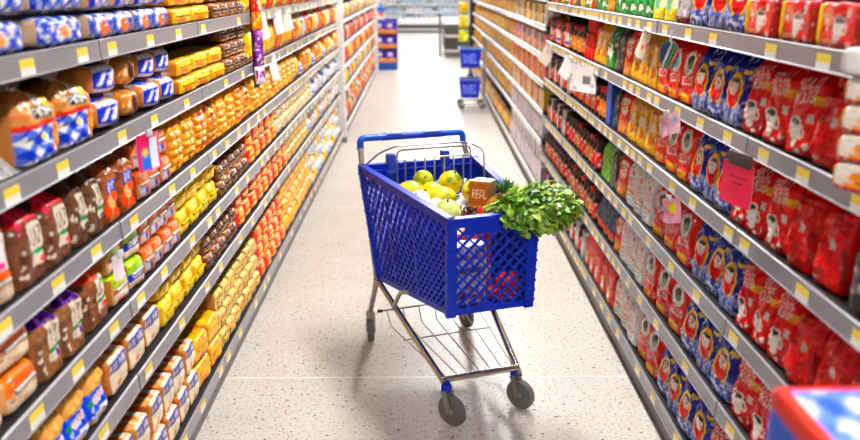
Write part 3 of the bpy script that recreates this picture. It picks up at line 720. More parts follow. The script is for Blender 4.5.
lj = [1.17, 2.10, 3.03, 3.97, 4.93, 5.87, 6.81, 7.75, 8.30]
nthL = 0
for a, b in zip(lj, lj[1:]):
    bay('L', a, b, LT, 'grey bread shelving bay, %s from the camera' % ORD[nthL], dens=.27 if b < 4 else .18); nthL += 1
for k in range(6):
    a = 8.42+k*1.06
    bay('L', a, a+1.06, LT, 'pale bay past the white post, %s from the camera, bread side' % ORD[k], white=True, dens=.3)
rj = [1.19, 2.12, 3.05, 3.98, 4.90, 5.80]
for k, (a, b) in enumerate(zip(rj, rj[1:])):
    bay('R', a, b, RT, 'grey coffee shelving bay, %s from the camera' % ORD[k], dens=.27 if k < 2 else (.13 if k == 2 else .085))
for k in range(8):
    a = 5.84+k*1.06
    bay('R', a, a+1.06, RT2, 'white railed bay past the coffee shelves, %s from the camera' % ORD[k], white=True, dens=.3)

# ------------------------------------------------------------------ stocking
CNT = {}
def put(side, tier, y, z, key, w, layer, inset, yaw, tilt, tops):
    p = PR[key]; W, H, D = p['size']
    sgn = -1 if side == 'L' else 1; X = (XL if side == 'L' else XR)
    inset += .005+w/2*abs(math.sin(yaw))
    base = 'bread' if side == 'L' else ('coffee' if y < 5.82 else 'far carton')
    if side == 'L' and y > 8.35: base = 'far bread-side'
    x = X+sgn*(inset+D/2)
    rz = (R(90) if side == 'L' else R(-90))+yaw
    o = link(p['name'], None, None, (x, y, z), (-tilt, 0, rz), (w/W, 1, 1))
    o.rotation_mode = 'XYZ'
    for nm, me, off in p['parts']: link(nm, me, o, off)
    kk = (p['look'], side, tier, layer, base); n = CNT[kk] = CNT.get(kk, -1)+1
    lay = '' if layer is None else layer+' layer, '
    lb = '%s, %s%s from camera, %s %s shelf' % (p['look'], lay, ordn(n), (TIER7 if len(tops) > 6 else TIER)[tier], base)
    tag(o, lb, p['cat'], '%ss on the %s %s shelf' % (p['look'], (TIER7 if len(tops) > 6 else TIER)[tier], base))
    return o

LAYN = {1: [None], 2: ['lower', 'upper'], 3: ['lower', 'middle', 'upper'], 4: ['lowest', 'second', 'third', 'upper']}
def run(side, tier, y0, y1, keys, n, layers=1, inset=.002, jit=.006, yaw=0., tilt=0., tops=None, hs=1., skip=(), shift=.0):
    tops = tops or (LT if side == 'L' else RT)
    keys = keys if isinstance(keys, (list, tuple)) else [keys]
    pit = (y1-y0)/n; z0 = tops[tier]+.001
    for i in range(n):
        y = y0+pit*(i+.5)
        z = z0
        for l in range(layers):
            if (i, l) in skip: continue
            k = keys[(i+l*3+tier) % len(keys)] if len(keys) > 1 else keys[0]
            W, H, D = PR[k]['size']
            a = yaw+random.uniform(-.05, .05)
            t = tilt+(random.uniform(0, .04) if tilt else 0)
            o = put(side, tier, y+random.uniform(-.004, .004)+shift*l, z+(D/2*math.sin(t) if t else 0), k, pit*.955, LAYN[layers][l], inset+random.uniform(0, jit)+(.006*l), a, t, tops)
            z += H+.006

# ---- bread side, near bays
run('L', 0, 1.50, 2.11, 'tgA', 2)
def stack_on(side, tier, y0, y1, key, n, dz, inset=.002, layer='upper', tops=None):
    tops = tops or (LT if side == 'L' else RT); pit = (y1-y0)/n
    for i in range(n):
        put(side, tier, y0+pit*(i+.5), tops[tier]+dz, key, pit*.955, None, inset, random.uniform(-.04, .04), 0, tops)
stack_on('L', 0, 1.50, 2.11, 'tblue', 2, .08)
run('L', 0, 2.12, 2.78, 'tgB', 4); stack_on('L', 0, 2.12, 2.78, 'torange', 4, .078)
run('L', 0, 2.80, 3.32, 'ypack', 2, 3); run('L', 0, 3.33, 3.95, 'brown', 4, 3)
run('L', 1, 1.38, 1.67, 'obbread', 2, inset=.20); run('L', 1, 1.38, 1.565, 'ypack', 1); run('L', 1, 1.69, 2.095, 'gingbag', 2)
run('L', 1, 2.105, 2.28, 'bunblue', 1, 2); run('L', 1, 2.29, 2.46, 'bunbrown', 1, 2); run('L', 1, 2.47, 2.80, 'bunblue', 2, 2)
run('L', 1, 2.81, 3.5, 'ypack', 3, 2); run('L', 1, 3.51, 3.95, 'brown', 3, 3)
run('L', 2, 1.32, 1.57, 'golden', 2, 2); run('L', 2, 1.58, 1.86, 'ryered', 2); run('L', 2, 1.87, 2.06, 'ryedark', 2); run('L', 2, 2.07, 2.30, 'obbread', 2)
run('L', 2, 2.31, 2.63, 'orangepack', 3, 2); run('L', 2, 2.64, 3.95, ['bunred', 'bunbrownbag', 'bungold', 'bungold'], 8)
run('L', 3, 1.30, 1.60, 'golden', 2, 2); run('L', 3, 1.61, 1.86, 'ryepurple', 2); run('L', 3, 1.87, 2.03, 'ryeorange', 1)
run('L', 3, 2.04, 2.165, 'lime', 1, 2); run('L', 3, 2.17, 2.29, 'limeblue', 1, 2); run('L', 3, 2.30, 2.66, 'orangepack', 4, 2); run('L', 3, 2.67, 3.22, 'yellowbag', 4, 2); run('L', 3, 3.23, 3.80, 'brown', 5, 2)
run('L', 4, 1.44, 1.93, 'bluebread', 4); run('L', 4, 1.945, 2.40, 'navy', 3, 1)
run('L', 4, 2.41, 2.95, 'yellowbag', 4, 2); run('L', 4, 2.96, 3.50, 'brown', 5, 2)
run('L', 5, 1.96, 2.74, 'navy', 6, 2); run('L', 5, 2.75, 3.09, 'goldpack', 2, 2); run('L', 5, 3.10, 3.90, 'beige', 7, 3)
# ---- bread side, further bays
run('L', 0, 3.99, 8.2, ['chipyellow', 'chiporange', 'chipyellow', 'chipred'], 21)
run('L', 1, 3.99, 5.4, ['chipyellow', 'chipyellow', 'chiporange'], 7); run('L', 1, 5.42, 8.2, ['chiporange', 'chipred', 'chipyellow', 'fl3'], 14)
run('L', 2, 3.99, 5.4, 'bungold', 8); run('L', 2, 5.42, 8.2, ['bunbrownbag', 'bunred', 'chipyellow', 'whiteblue'], 16)
run('L', 3, 3.81, 4.6, 'redyellow', 5, 2); run('L', 3, 4.62, 6.2, 'creampack', 9, 2); run('L', 3, 6.22, 8.2, ['whiteblue', 'fl4', 'fl3'], 11)
run('L', 4, 3.51, 4.9, 'redyellow', 9, 2); run('L', 4, 4.92, 5.9, 'beige', 6, 2); run('L', 4, 5.92, 8.2, ['whiteblue', 'fl3', 'fl4', 'fl5'], 13)
run('L', 5, 3.91, 4.7, 'redyellow', 5, 3); run('L', 5, 4.72, 5.9, 'goldpack', 7, 3); run('L', 5, 5.92, 8.2, ['whiteblue', 'creampack', 'goldpack', 'whiteblue'], 13, 3)
far = ['fl0', 'fl1', 'fl2', 'fl5', 'fl6', 'fl3', 'fl1']
for t in range(6):
    run('L', t, 8.45, 14.7, [far[(t*2+k) % 7] for k in range(5)], 28, 2 if t == 5 else 1)

# ---- coffee side
def coffee(t, y0, y1, keys, n, **kw):
    kw.setdefault('yaw', R(6)); kw.setdefault('tilt', R(2)); kw.setdefault('inset', .001)
    run('R', t, y0, y1, keys, n, **kw)
C3 = ['cup0', 'cup1', 'cup2']; P3 = ['plain0', 'plain1', 'plain2']; O2 = ['oval0', 'oval1']; A2 = ['orange0', 'orange1']
run('R', 0, 1.44, 2.27, ['brick0', 'brick1'], 4, 2); coffee(0, 2.28, 2.77, O2, 3); coffee(0, 2.78, 2.93, 'greywhite', 1); coffee(0, 2.94, 3.22, 'yellowgreen', 2); coffee(0, 3.23, 3.75, 'greenwhite', 4); coffee(0, 3.76, 4.3, ['greenbag', 'redslim', 'greenwhite'], 4); coffee(0, 4.31, 5.75, ['redorange', 'greenwhite', 'gold0', 'silver', 'redslim'], 11)
coffee(1, 1.52, 1.83, P3, 2); coffee(1, 1.835, 2.24, C3, 3); coffee(1, 2.25, 2.665, O2, 3); coffee(1, 2.67, 3.08, A2, 3); coffee(1, 3.09, 3.48, 'gold0', 3); coffee(1, 3.49, 3.63, 'redslim', 1); coffee(1, 3.64, 3.80, 'silver', 1); coffee(1, 3.81, 3.95, 'greenbag', 1); coffee(1, 3.99, 4.25, 'gold0', 2)
run('R', 1, 4.27, 4.50, 'tin', 3, 3); run('R', 1, 4.52, 4.86, ['jargold', 'jardark'], 4); run('R', 1, 4.92, 5.75, ['jarred', 'jardark', 'jarwhite', 'jarwhite'], 10)
run('R', 2, 1.43, 1.60, 'jarblack', 1); coffee(2, 1.61, 1.88, P3[1:], 2); coffee(2, 1.885, 2.25, C3, 3); coffee(2, 2.26, 2.61, O2, 3); coffee(2, 2.62, 3.05, A2, 3); coffee(2, 3.06, 3.48, 'gold0', 3); coffee(2, 3.49, 3.65, 'redslim', 1); coffee(2, 3.66, 3.75, 'silver', 1); run('R', 2, 3.76, 3.87, 'bluebox', 1)
run('R', 2, 3.90, 4.06, 'jargold', 2); run('R', 2, 4.08, 4.86, ['jarred', 'jardark'], 9); run('R', 2, 4.92, 5.75, ['jarred', 'jardark', 'jarpale'], 10)
coffee(3, 1.40, 1.80, P3, 3); coffee(3, 1.805, 2.12, C3, 3); coffee(3, 2.13, 2.52, O2, 3); coffee(3, 2.53, 3.01, A2, 3); coffee(3, 3.02, 3.43, 'whitebag', 3); coffee(3, 3.44, 3.60, 'redslim', 1); coffee(3, 3.61, 3.72, 'silver', 1); coffee(3, 3.73, 3.92, 'limebag', 2)
run('R', 3, 3.99, 4.86, ['jarred', 'jargold', 'jardark', 'jarred'], 10); run('R', 3, 4.92, 5.75, ['jarred', 'jarpale', 'jardark'], 10)
coffee(4, 1.66, 2.09, C3, 3); coffee(4, 2.10, 2.54, O2, 3); coffee(4, 2.55, 3.04, A2, 3); coffee(4, 3.05, 3.45, 'whitebag', 3); coffee(4, 3.46, 3.56, 'redslim', 1); coffee(4, 3.57, 3.92, 'teal', 3)
run('R', 4, 3.99, 4.86, ['jardark', 'jarred', 'jargold'], 10); run('R', 4, 4.92, 5.75, ['jarred', 'jardark'], 10)
coffee(5, 1.75, 2.23, C3, 3); coffee(5, 2.24, 2.77, O2, 4); coffee(5, 2.78, 3.08, A2, 2); coffee(5, 3.09, 3.50, 'whitebag', 3); coffee(5, 3.51, 4.2, 'redorange', 5)
run('R', 5, 4.22, 4.86, ['jarred', 'jarpale'], 7); run('R', 5, 4.92, 5.75, ['jarpale', 'jarwhite', 'jarred'], 9)
# ---- far side beyond the coffee
A_SET = [['white', 'beige', 'paleyellow'], ['paleyellow', 'white', 'beige'], ['beige', 'white', 'palepink'], ['palepink', 'redcarton', 'paleyellow'], ['palepink', 'paleyellow', 'white'], ['lilac', 'white', 'lilac']]
A_SET.insert(5, ['white', 'lilac', 'lilac'])
for t in range(7):
    run('R', t, 5.9, 8.0, A_SET[t], 17, 2 if t == 6 else 1, tops=RT2)
    run('R', t, 8.05, 14.2, ['ob0', 'ob1', 'ob2', 'ob1'] if t < 5 else ['ob1', 'ob0', 'ob1'], 30, tops=RT2)

# ------------------------------------------------------------------ signs, tags and strips on the shelves
def card(name, W, H, cv, m='carton', th=.0012, curl=0.):
    nu, nv = 26, 22
    S, T = np.meshgrid(np.linspace(-1, 1, nu), np.linspace(0, 1, nv))
    y = curl*(S**2)+curl*.6*np.sin(T*3)
    F_ = np.stack([S*W/2, y-th/2, T*H], -1); B_ = np.stack([S*W/2, y+th/2, T*H], -1)[:, ::-1]
    g = [(F_, cv.at((S+1)/2, T)), (B_, np.tile(lin((235, 232, 230)), S.shape+(1,)))]
    return grid_mesh(name, g, M[m], 1e-5)

def pink_sign():
    c = Cv((244, 70, 110), 60, 70, 3)
    for k, (a, b) in enumerate(((.3, .8), (.25, .85), (.38, .7), (.3, .62), (.3, .75))):
        y = .78-.13*k; c.rect(a, y, b, y+.018, (150, 40, 70))
    return c
root = empty('promotion_sign', (XR-.045, 2.075, 1.065), R(-90)+R(14)); tag(root, 'pink paper sign clipped under the second coffee shelf rail', 'sign')
link('card', card('card', .135, .115, pink_sign(), 'pink', curl=.004), root)
link('clip', box_me('clip', (-.035, -.004, .108), (.06, .004, .146), mat_cache((70, 58, 60)), .002), root)

def flag(x, y, z, rz, W, H, cv, name, label, cat='sign', clipc=(210, 205, 205), curl=.006, roll=0.):
    r = link(name, None, None, (x, y, z), (0, roll, rz)); tag(r, label, cat)
    link('card', card('card', W, H, cv, curl=curl), r)
    link('clip', box_me('clip', (-.012, -.005, H-.008), (.012, .005, H+.012), mat_cache(clipc), .001), r)
    return r
def talk(bg, seed, pal, n=10, fn=None):
    c = Cv(bg, 30, 26, seed); c.blobs(n, pal, .05, .12)
    if fn: fn(c)
    return c
PK = [(246, 150, 180), (150, 200, 235), (250, 235, 240)]
flag(XR-.03, 2.72, 1.135, R(-90)+R(18), .11, .075, talk((240, 200, 215), 2, PK), 'shelf_talker', 'pale pink shelf tag above the orange bags, second coffee shelf', roll=R(-20))
flag(XR-.03, 2.62, .845, R(-90)+R(18), .10, .085, talk((240, 180, 200), 3, PK, 6, lambda c: c.rect(.4, .4, .8, .8, (246, 220, 70))), 'shelf_talker', 'pink and yellow shelf tag over orange bags, third coffee shelf', roll=R(-16))
flag(XR-.03, 3.22, 1.36, R(-90)+R(24), .055, .11, talk((250, 235, 220), 4, [(246, 120, 110), (250, 210, 80)], 5), 'shelf_talker', 'slanted white and pink tag beside the golden coffee bags', roll=R(24))
# oval talker
bm = bmesh.new(); lathe(bm, [(.0001, -.001), (.048, -.001), (.048, .001), (.0001, .001)], 32)
r = empty('shelf_talker', (XR-.02, 2.83, 1.40), 0); tag(r, 'round striped badge hanging over the orange bags, top coffee rail', 'sign')
c = Cv((28, 60, 90), 40, 40, 9)
for k in range(5): c.para(.1+.2*k, 0, .2+.2*k, 1, .5, ((240, 235, 230), (70, 160, 90), (240, 120, 60), (90, 170, 200), (240, 235, 230))[k])
c.ring(.5, .5, .5, .5, .84, (60, 150, 170))
S, T = np.meshgrid(np.linspace(0, 2*np.pi, 33), np.linspace(0, 1, 10))
P = np.stack([.046*T*np.cos(S), np.full_like(S, -.002), .05*T*np.sin(S)], -1)
P2 = P[:, ::-1].copy(); P2[..., 1] = .001
link('disc', grid_mesh('disc', [(P, c.at(.5+.5*T*np.cos(S), .5+.5*T*np.sin(S))), (P2, np.tile(lin((230, 230, 230)), S.shape+(1,)))], M['carton']), r, rot=(0, 0, R(-90)+R(30)))
link('stem', box_me('stem', (-.003, -.004, .045), (.003, .004, .085), mat_cache((220, 220, 220))), r, rot=(0, 0, R(-60)))
bm.free()
WHC = [(225, 225, 230), (180, 185, 195), (250, 250, 250)]
flag(XR-.055, 4.17, 1.09, R(-90)+R(30), .20, .14, talk((238, 238, 240), 5, WHC, 10, lambda c: c.rect(.5, .3, .8, .6, (120, 124, 130))), 'shelf_talker', 'large white card on the second coffee shelf rail')
flag(XR-.055, 4.78, 1.10, R(-90)+R(35), .09, .13, talk((244, 244, 244), 6, WHC, 4), 'shelf_talker', 'tilted white slip beside the large white card', roll=R(28))
flag(XR-.055, 5.6, 1.10, R(-90)+R(35), .10, .14, talk((240, 230, 222), 7, WHC+[(240, 170, 130)], 5), 'shelf_talker', 'tilted pale slip at the far end of the coffee shelves', roll=R(30))
# bread side
flag(XL+.03, 2.335, 1.105, R(90)-R(20), .10, .11, talk((244, 70, 130), 8, [(250, 150, 190)], 4, lambda c: (c.rect(.12, .05, .9, .6, (60, 130, 220)), c.rect(.5, .05, .9, .9, (235, 240, 250)), c.ell(.3, .5, .12, .12, (240, 200, 90)))), 'shelf_talker', 'pink and blue tag hanging under the second bread shelf')
flag(XL+.012, 2.06, .86, R(90)-R(10), .05, .07, talk((246, 236, 240), 10, PK, 4), 'shelf_talker', 'small pale tag below the third bread shelf rail')
for k, y in enumerate((4.25, 4.72, 5.05)):
    flag(XL+.03, y, 1.36, R(90)-R(35), .07, .13, talk((246, 246, 240), 11+k, WHC, 3), 'shelf_talker', 'white slip hanging from the top bread rail, %s from the black strip' % ORD[k], roll=R(-14))
flag(XL+.03, 4.5, 1.12, R(90)-R(35), .06, .14, talk((246, 246, 240), 15, WHC, 3), 'shelf_talker', 'white slip hanging from the second bread rail', roll=R(-14))
flag(XL+.03, 1.425, 1.115, R(90)-R(30), .055, .07, talk((244, 240, 242), 16, [(250, 250, 250)], 3, lambda c: c.rect(.1, .05, .9, .22, (240, 70, 140))), 'shelf_talker', 'white card with pink edge below the second bread shelf rail')

# black clip strip with small hanging packs, in front of the joint in the bread shelves
strip = empty('hanging_strip', (XL+.03, 3.93, 1.17), R(90)-R(30)); tag(strip, 'black hanging clip strip between two bread shelving bays', 'strip')
link('band', box_me('band', (-.018, -.002, -.02), (.018, .002, .62), M['postblack']), strip)
for k in range(7):
    link('hook', box_me('hook', (-.003, -.02, .02+.085*k), (.003, 0, .024+.085*k), M['zinc']), strip)
sk = [((214, 50, 40), [(250, 150, 60), (240, 220, 200)]), ((120, 50, 130), [(240, 230, 245), (190, 140, 200)]), ((232, 226, 236), [(120, 60, 150), (220, 90, 130)]), ((236, 140, 50), [(250, 220, 120), (200, 50, 30)])]
seqs = [(.06, 2, 'white and purple sachet, lowest on the black strip'), (.145, 1, 'purple sachet, second lowest on the black strip'), (.23, 1, 'purple sachet, halfway up the black strip'), (.315, 3, 'orange sachet on the black strip'), (.40, 0, 'red sachet on the black strip'), (.5, 0, 'topmost red sachet on the black strip')]
for dz, q, lb in seqs:
    c = Cv(sk[q][0], 24, 30, int(dz*1000)); c.blobs(9, sk[q][1], .06, .16)
    H = .085
    o = link('sachet', pouch('sachet', .07, H, .022, c, sk[q][0], 'pillow', 'film', nu=16, nv=18, wr=.003, seed=int(dz*100)), None, (XL+.052, 3.915, 1.17+dz-.06), (0, random.uniform(-.08, .08), R(90)-R(30)))
    tag(o, lb, 'sachet', 'sachets on the black clip strip')
    link('hang_tab', box_me('hang_tab', (-.012, -.001, H-.003), (.012, .001, H+.012), mat_cache(sk[q][0])), o)

# sachet strip at the near end of the coffee shelves
st = empty('sachet_strip', (XR-.04, 1.50, 1.25), R(-90)+R(28)); tag(st, 'strip of gold and magenta sachets hanging beside plain red bags', 'strip')
link('holder', brick('holder', .12, .055, .05, Cv((236, 234, 232), 6, 6), Cv((240, 240, 238), 6, 6), (230, 230, 228), 'carton', n=5, res=(8, 6, 8), wr=0), st, (0, 0, .225))
for k in range(4):
    c = Cv((236, 226, 214), 30, 20, 30+k); c.rect(0, .0, 1, .22, (170, 20, 70)); c.ell(.68, .55, .28, .24, (214, 140, 20)); c.rect(.3, .22, 1, .36, (226, 160, 40)); c.ell(.7, .38, .12, .06, (50, 90, 60)); c.rect(.05, .6, .4, .8, (240, 236, 232))
    link('sachet', brick('sachet', .10, .0555, .022, c, Cv((236, 226, 214), 4, 4), (200, 150, 60), 'film', n=4, res=(22, 6, 14), wr=.001, seed=k), st, (0, 0, .0+.0565*k))

# yellow-topped crumpled film lying on the second bread shelf
def crumple(name, W, D, H, loc, rz, label, col=None):
    n = 22; X_, Y_ = np.meshgrid(np.linspace(-1, 1, n), np.linspace(-1, 1, n))
    Z = np.array([[max(0, noise.noise((x*2.2, y*2.2, 3))*.5+.5)*(1-x**4)*(1-y**4) for x, y in zip(a, b)] for a, b in zip(X_, Y_)])
    P = np.stack([X_*W/2, Y_*D/2, Z*H+.002], -1); Q = P[:, ::-1].copy(); Q[..., 2] = .0
    o = link(name, grid_mesh(name, [(P, np.ones(P.shape)), (Q, np.ones(P.shape))], M['clear']), None, loc, (0, 0, rz)); tag(o, label, 'wrapper'); return o
crumple('plastic_wrapper', .10, .13, .05, (XL-.085, 1.625, LT[1]+.001), R(90), 'crumpled clear wrapper lying on the second bread shelf')

# foreground: display stand with a striped multipack on top
stand = empty('display_stand', (.645, .80, 0), R(0)); tag(stand, 'low display stand under the striped biscuit box', 'stand')
link('base', box_me('base', (-.16, -.2, 0), (.16, .2, .03), M['zinc'], .004), stand)
link('post', tube_me('post', [[(0, 0, .03), (0, 0, .89)]], .022, M['zinc']), stand)
link('tray', box_me('tray', (-.16, -.22, .89), (.16, .22, .915), M['rail'], .004), stand)
c = Cv((56, 110, 214), 40, 40, 61); c.rect(0, .82, 1, 1, (236, 70, 40)); c.text('DALLI', .42, .42, .98, .72, (235, 238, 248), .1, .05); c.rect(0, 0, 1, .2, (230, 236, 246))
t = Cv((240, 240, 246), 48, 48, 62); t.ging(.06, 0, 1, .95, 8, 7, (60, 110, 220), (246, 244, 250), True)
for q in (.22, .62): t.para(q-.4, 0, q-.33, 1, .9, (244, 150, 110)); t.para(q, 0, q+.07, 1, .4, (240, 90, 60))
t.rect(0, 0, .045, 1, (238, 80, 40)); t.rect(0, .96, 1, 1, (236, 60, 40))
bx = link('biscuit_box', brick('box_body', .30, .185, .40, c, t, c, 'carton', n=70, res=(30, 40, 22), wr=0), None, (.645, .80, .916), (0, 0, 0))
tag(bx, 'striped red, white and blue biscuit box on display stand', 'box')
link('lid_flap', brick('lid_flap', .014, .003, .38, Cv((236, 70, 40), 4, 4), Cv((238, 80, 44), 4, 4), (236, 60, 40), 'carton', n=30, res=(6, 6, 4), wr=0), bx, (-.142, 0, .1842))

# ------------------------------------------------------------------ the shopping trolley
CART = empty('shopping_trolley', (.116, 3.14, 0), R(18.5)); tag(CART, 'blue plastic shopping trolley with chrome frame standing in the aisle', 'trolley')
ZR = .85
FT, RTp = .165, .28          # rim half widths front / rear
tFL, tFR, tBL, tBR = Vector((-FT-.016, -.488, ZR)), Vector((FT-.030, -.488, ZR)), Vector((-RTp+.014, .425, ZR)), Vector((RTp, .425, ZR))
bFL, bFR, bBL, bBR = Vector((-.168, -.452, .488)), Vector((.142, -.452, .488)), Vector((-.222, .305, .355)), Vector((.228, .315, .355))
def lerp(a, b, t): return a+(b-a)*t
def lattice(name, bl, br, tr, tl, n, sp=.036, w=.0075, th=.012, bands=(), mats=M['blue']):
    bm = bmesh.new(); n = Vector(n).normalized()
    Wd = ((br-bl).length+(tr-tl).length)/2; Hd = ((tl-bl).length+(tr-br).length)/2
    Pt = lambda u, v: lerp(lerp(bl, br, u/Wd), lerp(tl, tr, u/Wd), v/Hd)
    for sg in (1, -1):
        k = -int(Hd/sp)-2
        while k*sp < Wd+Hd:
            # u = k*sp + sg*v
            o = k*sp if sg > 0 else k*sp
            v0, v1 = 0., Hd
            if sg > 0: v0 = max(v0, -o); v1 = min(v1, Wd-o)
            else: v0 = max(v0, o-Wd); v1 = min(v1, o)
            if v1-v0 > .008:
                bar(bm, Pt(o+sg*v0, v0), Pt(o+sg*v1, v1), w, th, n)
            k += 1
    for (u0, v0, u1, v1, wd) in bands:
        bar(bm, Pt(u0*Wd, v0*Hd), Pt(u1*Wd, v1*Hd), wd, th*1.15, n)
    return me_from(bm, name, mats)
fr = [(0, .012, 1, .012, .022), (0, .988, 1, .988, .03), (.008, 0, .008, 1, .02), (.992, 0, .992, 1, .02)]
nL = (tFL-bFL).cross(tBL-bFL); nR = (tFR-bFR).cross(tBR-bFR)
link('side_panel', lattice('side_panel', bBL, bFL, tFL, tBL, nL, th=.014, sp=.048, w=.0078, bands=fr+[(.30, 0, .30, 1, .012), (.62, 0, .62, 1, .012)]), CART)
link('side_panel', lattice('side_panel', bBR, bFR, tFR, tBR, nR, th=.014, sp=.048, w=.0078, bands=fr+[(.30, 0, .30, 1, .012), (.62, 0, .62, 1, .012)]), CART)
link('front_panel', lattice('front_panel', bFL, bFR, tFR, tFL, (0, -1, 0), sp=.045, w=.0065, bands=fr+[(.17, .92, .83, .92, .05)]), CART)
link('rear_panel', lattice('rear_panel', bBL, bBR, tBR, tBL, (0, 1, .2), bands=fr+[(0, .9, 1, .9, .075), (.22, 0, .22, 1, .03), (.78, 0, .78, 1, .03), (0, .45, 1, .45, .02)], sp=.05), CART)
link('basket_floor', lattice('basket_floor', bFL, bFR, bBR, bBL, (0, 0, 1), sp=.04, w=.012, th=.008, bands=fr), CART)
# rim and ribbed corner posts
bm = bmesh.new()
loop = [tFL, tFR, tBR, tBL]
ins = .0
for a, b in zip(loop, loop[1:]+loop[:1]):
    d = (b-a).normalized(); bar(bm, a-d*.012+Vector((0, 0, .006)), b+d*.012+Vector((0, 0, .006)), .03, .014, (0, 0, 1))
    bar(bm, a-d*.010+Vector((0, 0, -.008)), b+d*.010+Vector((0, 0, -.008)), .018, .03, (0, 0, 1))
link('basket_rim', me_from(bm, 'basket_rim', M['blue']), CART)
for t_, b_, sx in ((tFL, bFL, -1), (tFR, bFR, 1), (tBL, bBL, -1), (tBR, bBR, 1)):
    bm = bmesh.new()
    bar(bm, b_+Vector((0, 0, -.012)), t_, .036, .026, (0, 1, 0))
    for k in range(9):
        p = lerp(b_, t_, (k+.5)/9); box(bm, p-Vector((.021, .016, .004)), p+Vector((.021, .016, .004)))
    link('corner_post', me_from(bm, 'corner_post', M['blue']), CART)
# frame tubes
rw = [Vector((-.25, .395, 0)), Vector((.25, .395, 0))]; fw = [Vector((-.156, -.384, 0)), Vector((.148, -.355, 0))]
for s in (-1, 1):
    k = 0 if s < 0 else 1
    # handle post down the back edge to the knee, then to the rear castor
    link('frame_tube', tube_me('rear_post', [[(s*.25, .512, .93), (s*.258, .455, .84), (s*.234, .325, .345), (s*.252, .388, .17)]], .0125, M['zinc'], 12, .05), CART)
    # long diagonal from the knee down to the front castor
    link('frame_tube', tube_me('long_leg', [[(s*.234, .328, .35), (s*.20, -.02, .26), (s*.158, -.352, .165), (s*.155, -.378, .145)]], .0135, M['chrome'], 12, .09), CART)
    link('frame_tube', tube_me('basket_strut', [[(s*.222, .10, .290), (s*.222, .06, .345), (s*.215, .02, .40), (s*.20, -.06, .425)]], .0095, M['zinc'], 10, .03), CART)
link('cross_tube', tube_me('cross_tube', [[(-.150, -.365, .175), (.150, -.365, .175)]], .0125, M['chrome'], 12), CART)
link('cross_tube', tube_me('cross_tube', [[(-.24, .34, .35), (.24, .34, .35)]], .009, M['zinc'], 10), CART)
# under-rack of wires
bm = bmesh.new()
tube(bm, [(-.255, .20, .245), (.255, .20, .245)], .0042, 8)
for i in range(7):
    x = -.225+.45*i/6; xf = x*.62
    tube(bm, [(x, .20, .245), (x*.96, .17, .18), (xf, -.36, .172)], .0028, 6, .02)
tube(bm, [(-.205, .02, .176), (.205, .02, .176)], .003, 6)
link('under_rack', me_from(bm, 'under_rack', M['zinc'], True, 60), CART)
for s in (-1, 1):
    link('rack_stop', tube_me('rack_stop', [[(s*.247, .20, .245), (s*.268, .20, .245)]], .0075, M['black']), CART)
# handle
H = link('handle', tube_me('handle', [[(-.25, .508, .915), (-.25, .513, .965), (.25, .513, .965), (.25, .508, .915)]], .0155, M['bluelight'], 14, .05), CART)
link('grip_sleeve', tube_me('grip_sleeve', [[(-.15, .513, .965), (.15, .513, .965)]], .0175, mat_cache((20, 60, 190), .4), 16), H)
bm = bmesh.new()
for i in (-1, 1): box(bm, (i*.09-.035, .495, .978), (i*.09+.035, .530, .9835))
link('grip_print', me_from(bm, 'grip_print', mat_cache((120, 160, 225))), H)
# child seat wire gate and its hinge clips
def rr(pts): return [Vector(p) for p in pts]
g0 = [(-.145, .275, .62), (-.145, .285, .948), (.20, .285, .948), (.20, .275, .62)]
paths = [g0, [(-.255, .415, .86), (-.20, .39, .915), (-.15, .30, .962), (.19, .30, .962), (.215, .39, .915), (.262, .415, .86)], [(-.145, .28, .908), (.20, .28, .908)]]
for i in range(7):
    x = -.145+.345*(i+.8)/7.6; paths.append([(x, .28, .908), (x, .272, .62)])
paths.append([(-.145, .272, .62), (.20, .272, .62)]); paths.append([(.205, .28, .955), (.215, .17, .95), (.215, .15, .765)]);
link('child_seat_gate', tube_me('child_seat_gate', paths, .0042, M['zinc'], 6, .03), CART)
for x in (-.135, .125):
    bm = bmesh.new(); box(bm, (x-.019, .395, .69), (x+.019, .440, .905), 0, .006); box(bm, (x-.025, .39, .80), (x+.025, .445, .83), 0, .004)
    link('hinge_clip', me_from(bm, 'hinge_clip', mat_cache((18, 56, 170), .35), True, 40), CART)
# castors
def castor(p, heading, name='castor', front=True):
    c_ = link(name, None, CART, p, (0, 0, heading))
    r = .0625 if front else .06; oy = .028      # wheel trails behind its stem
    bm = bmesh.new(); lathe(bm, [(r*.62, -.013), (r*.9, -.0145), (r*.985, -.009), (r, 0), (r*.985, .009), (r*.9, .0145), (r*.62, .013)], 36, 'x')
    link('tyre', me_from(bm, 'tyre', M['tyre'], True, 50), c_, (0, oy, r))
    bm = bmesh.new(); lathe(bm, [(.004, -.016), (.012, -.016), (.014, -.010), (r*.55, -.007), (r*.63, -.012), (r*.63, .012), (r*.55, .007), (.014, .010), (.012, .016), (.004, .016)], 32, 'x')
    link('hub', me_from(bm, 'hub', M['hub'], True, 40), c_, (0, oy, r))
    bm = bmesh.new()
    for s in (-1, 1):
        bar(bm, (s*.0195, 0, .142), (s*.0195, oy, r-.012), .026, .0032, (1, 0, 0))
    box(bm, (-.021, -.016, .132), (.021, .022, .137))
    tube(bm, [(-.023, oy, r), (.023, oy, r)], .006, 10)
    link('fork', me_from(bm, 'fork', M['zinc']), c_)
    bm = bmesh.new()
    lathe(bm, [(.017, .136), (.021, .139), (.0215, .158), (.017, .168), (.012, .169)], 22)
    link('stem_cap', me_from(bm, 'stem_cap', M['blue'] if front else M['zinc'], True, 45), c_)
for p in fw: castor((p.x, p.y, 0), R(-148))
castor((-.25, .395, 0), R(-12), front=False); castor((.25, .395, 0), R(10), front=False)

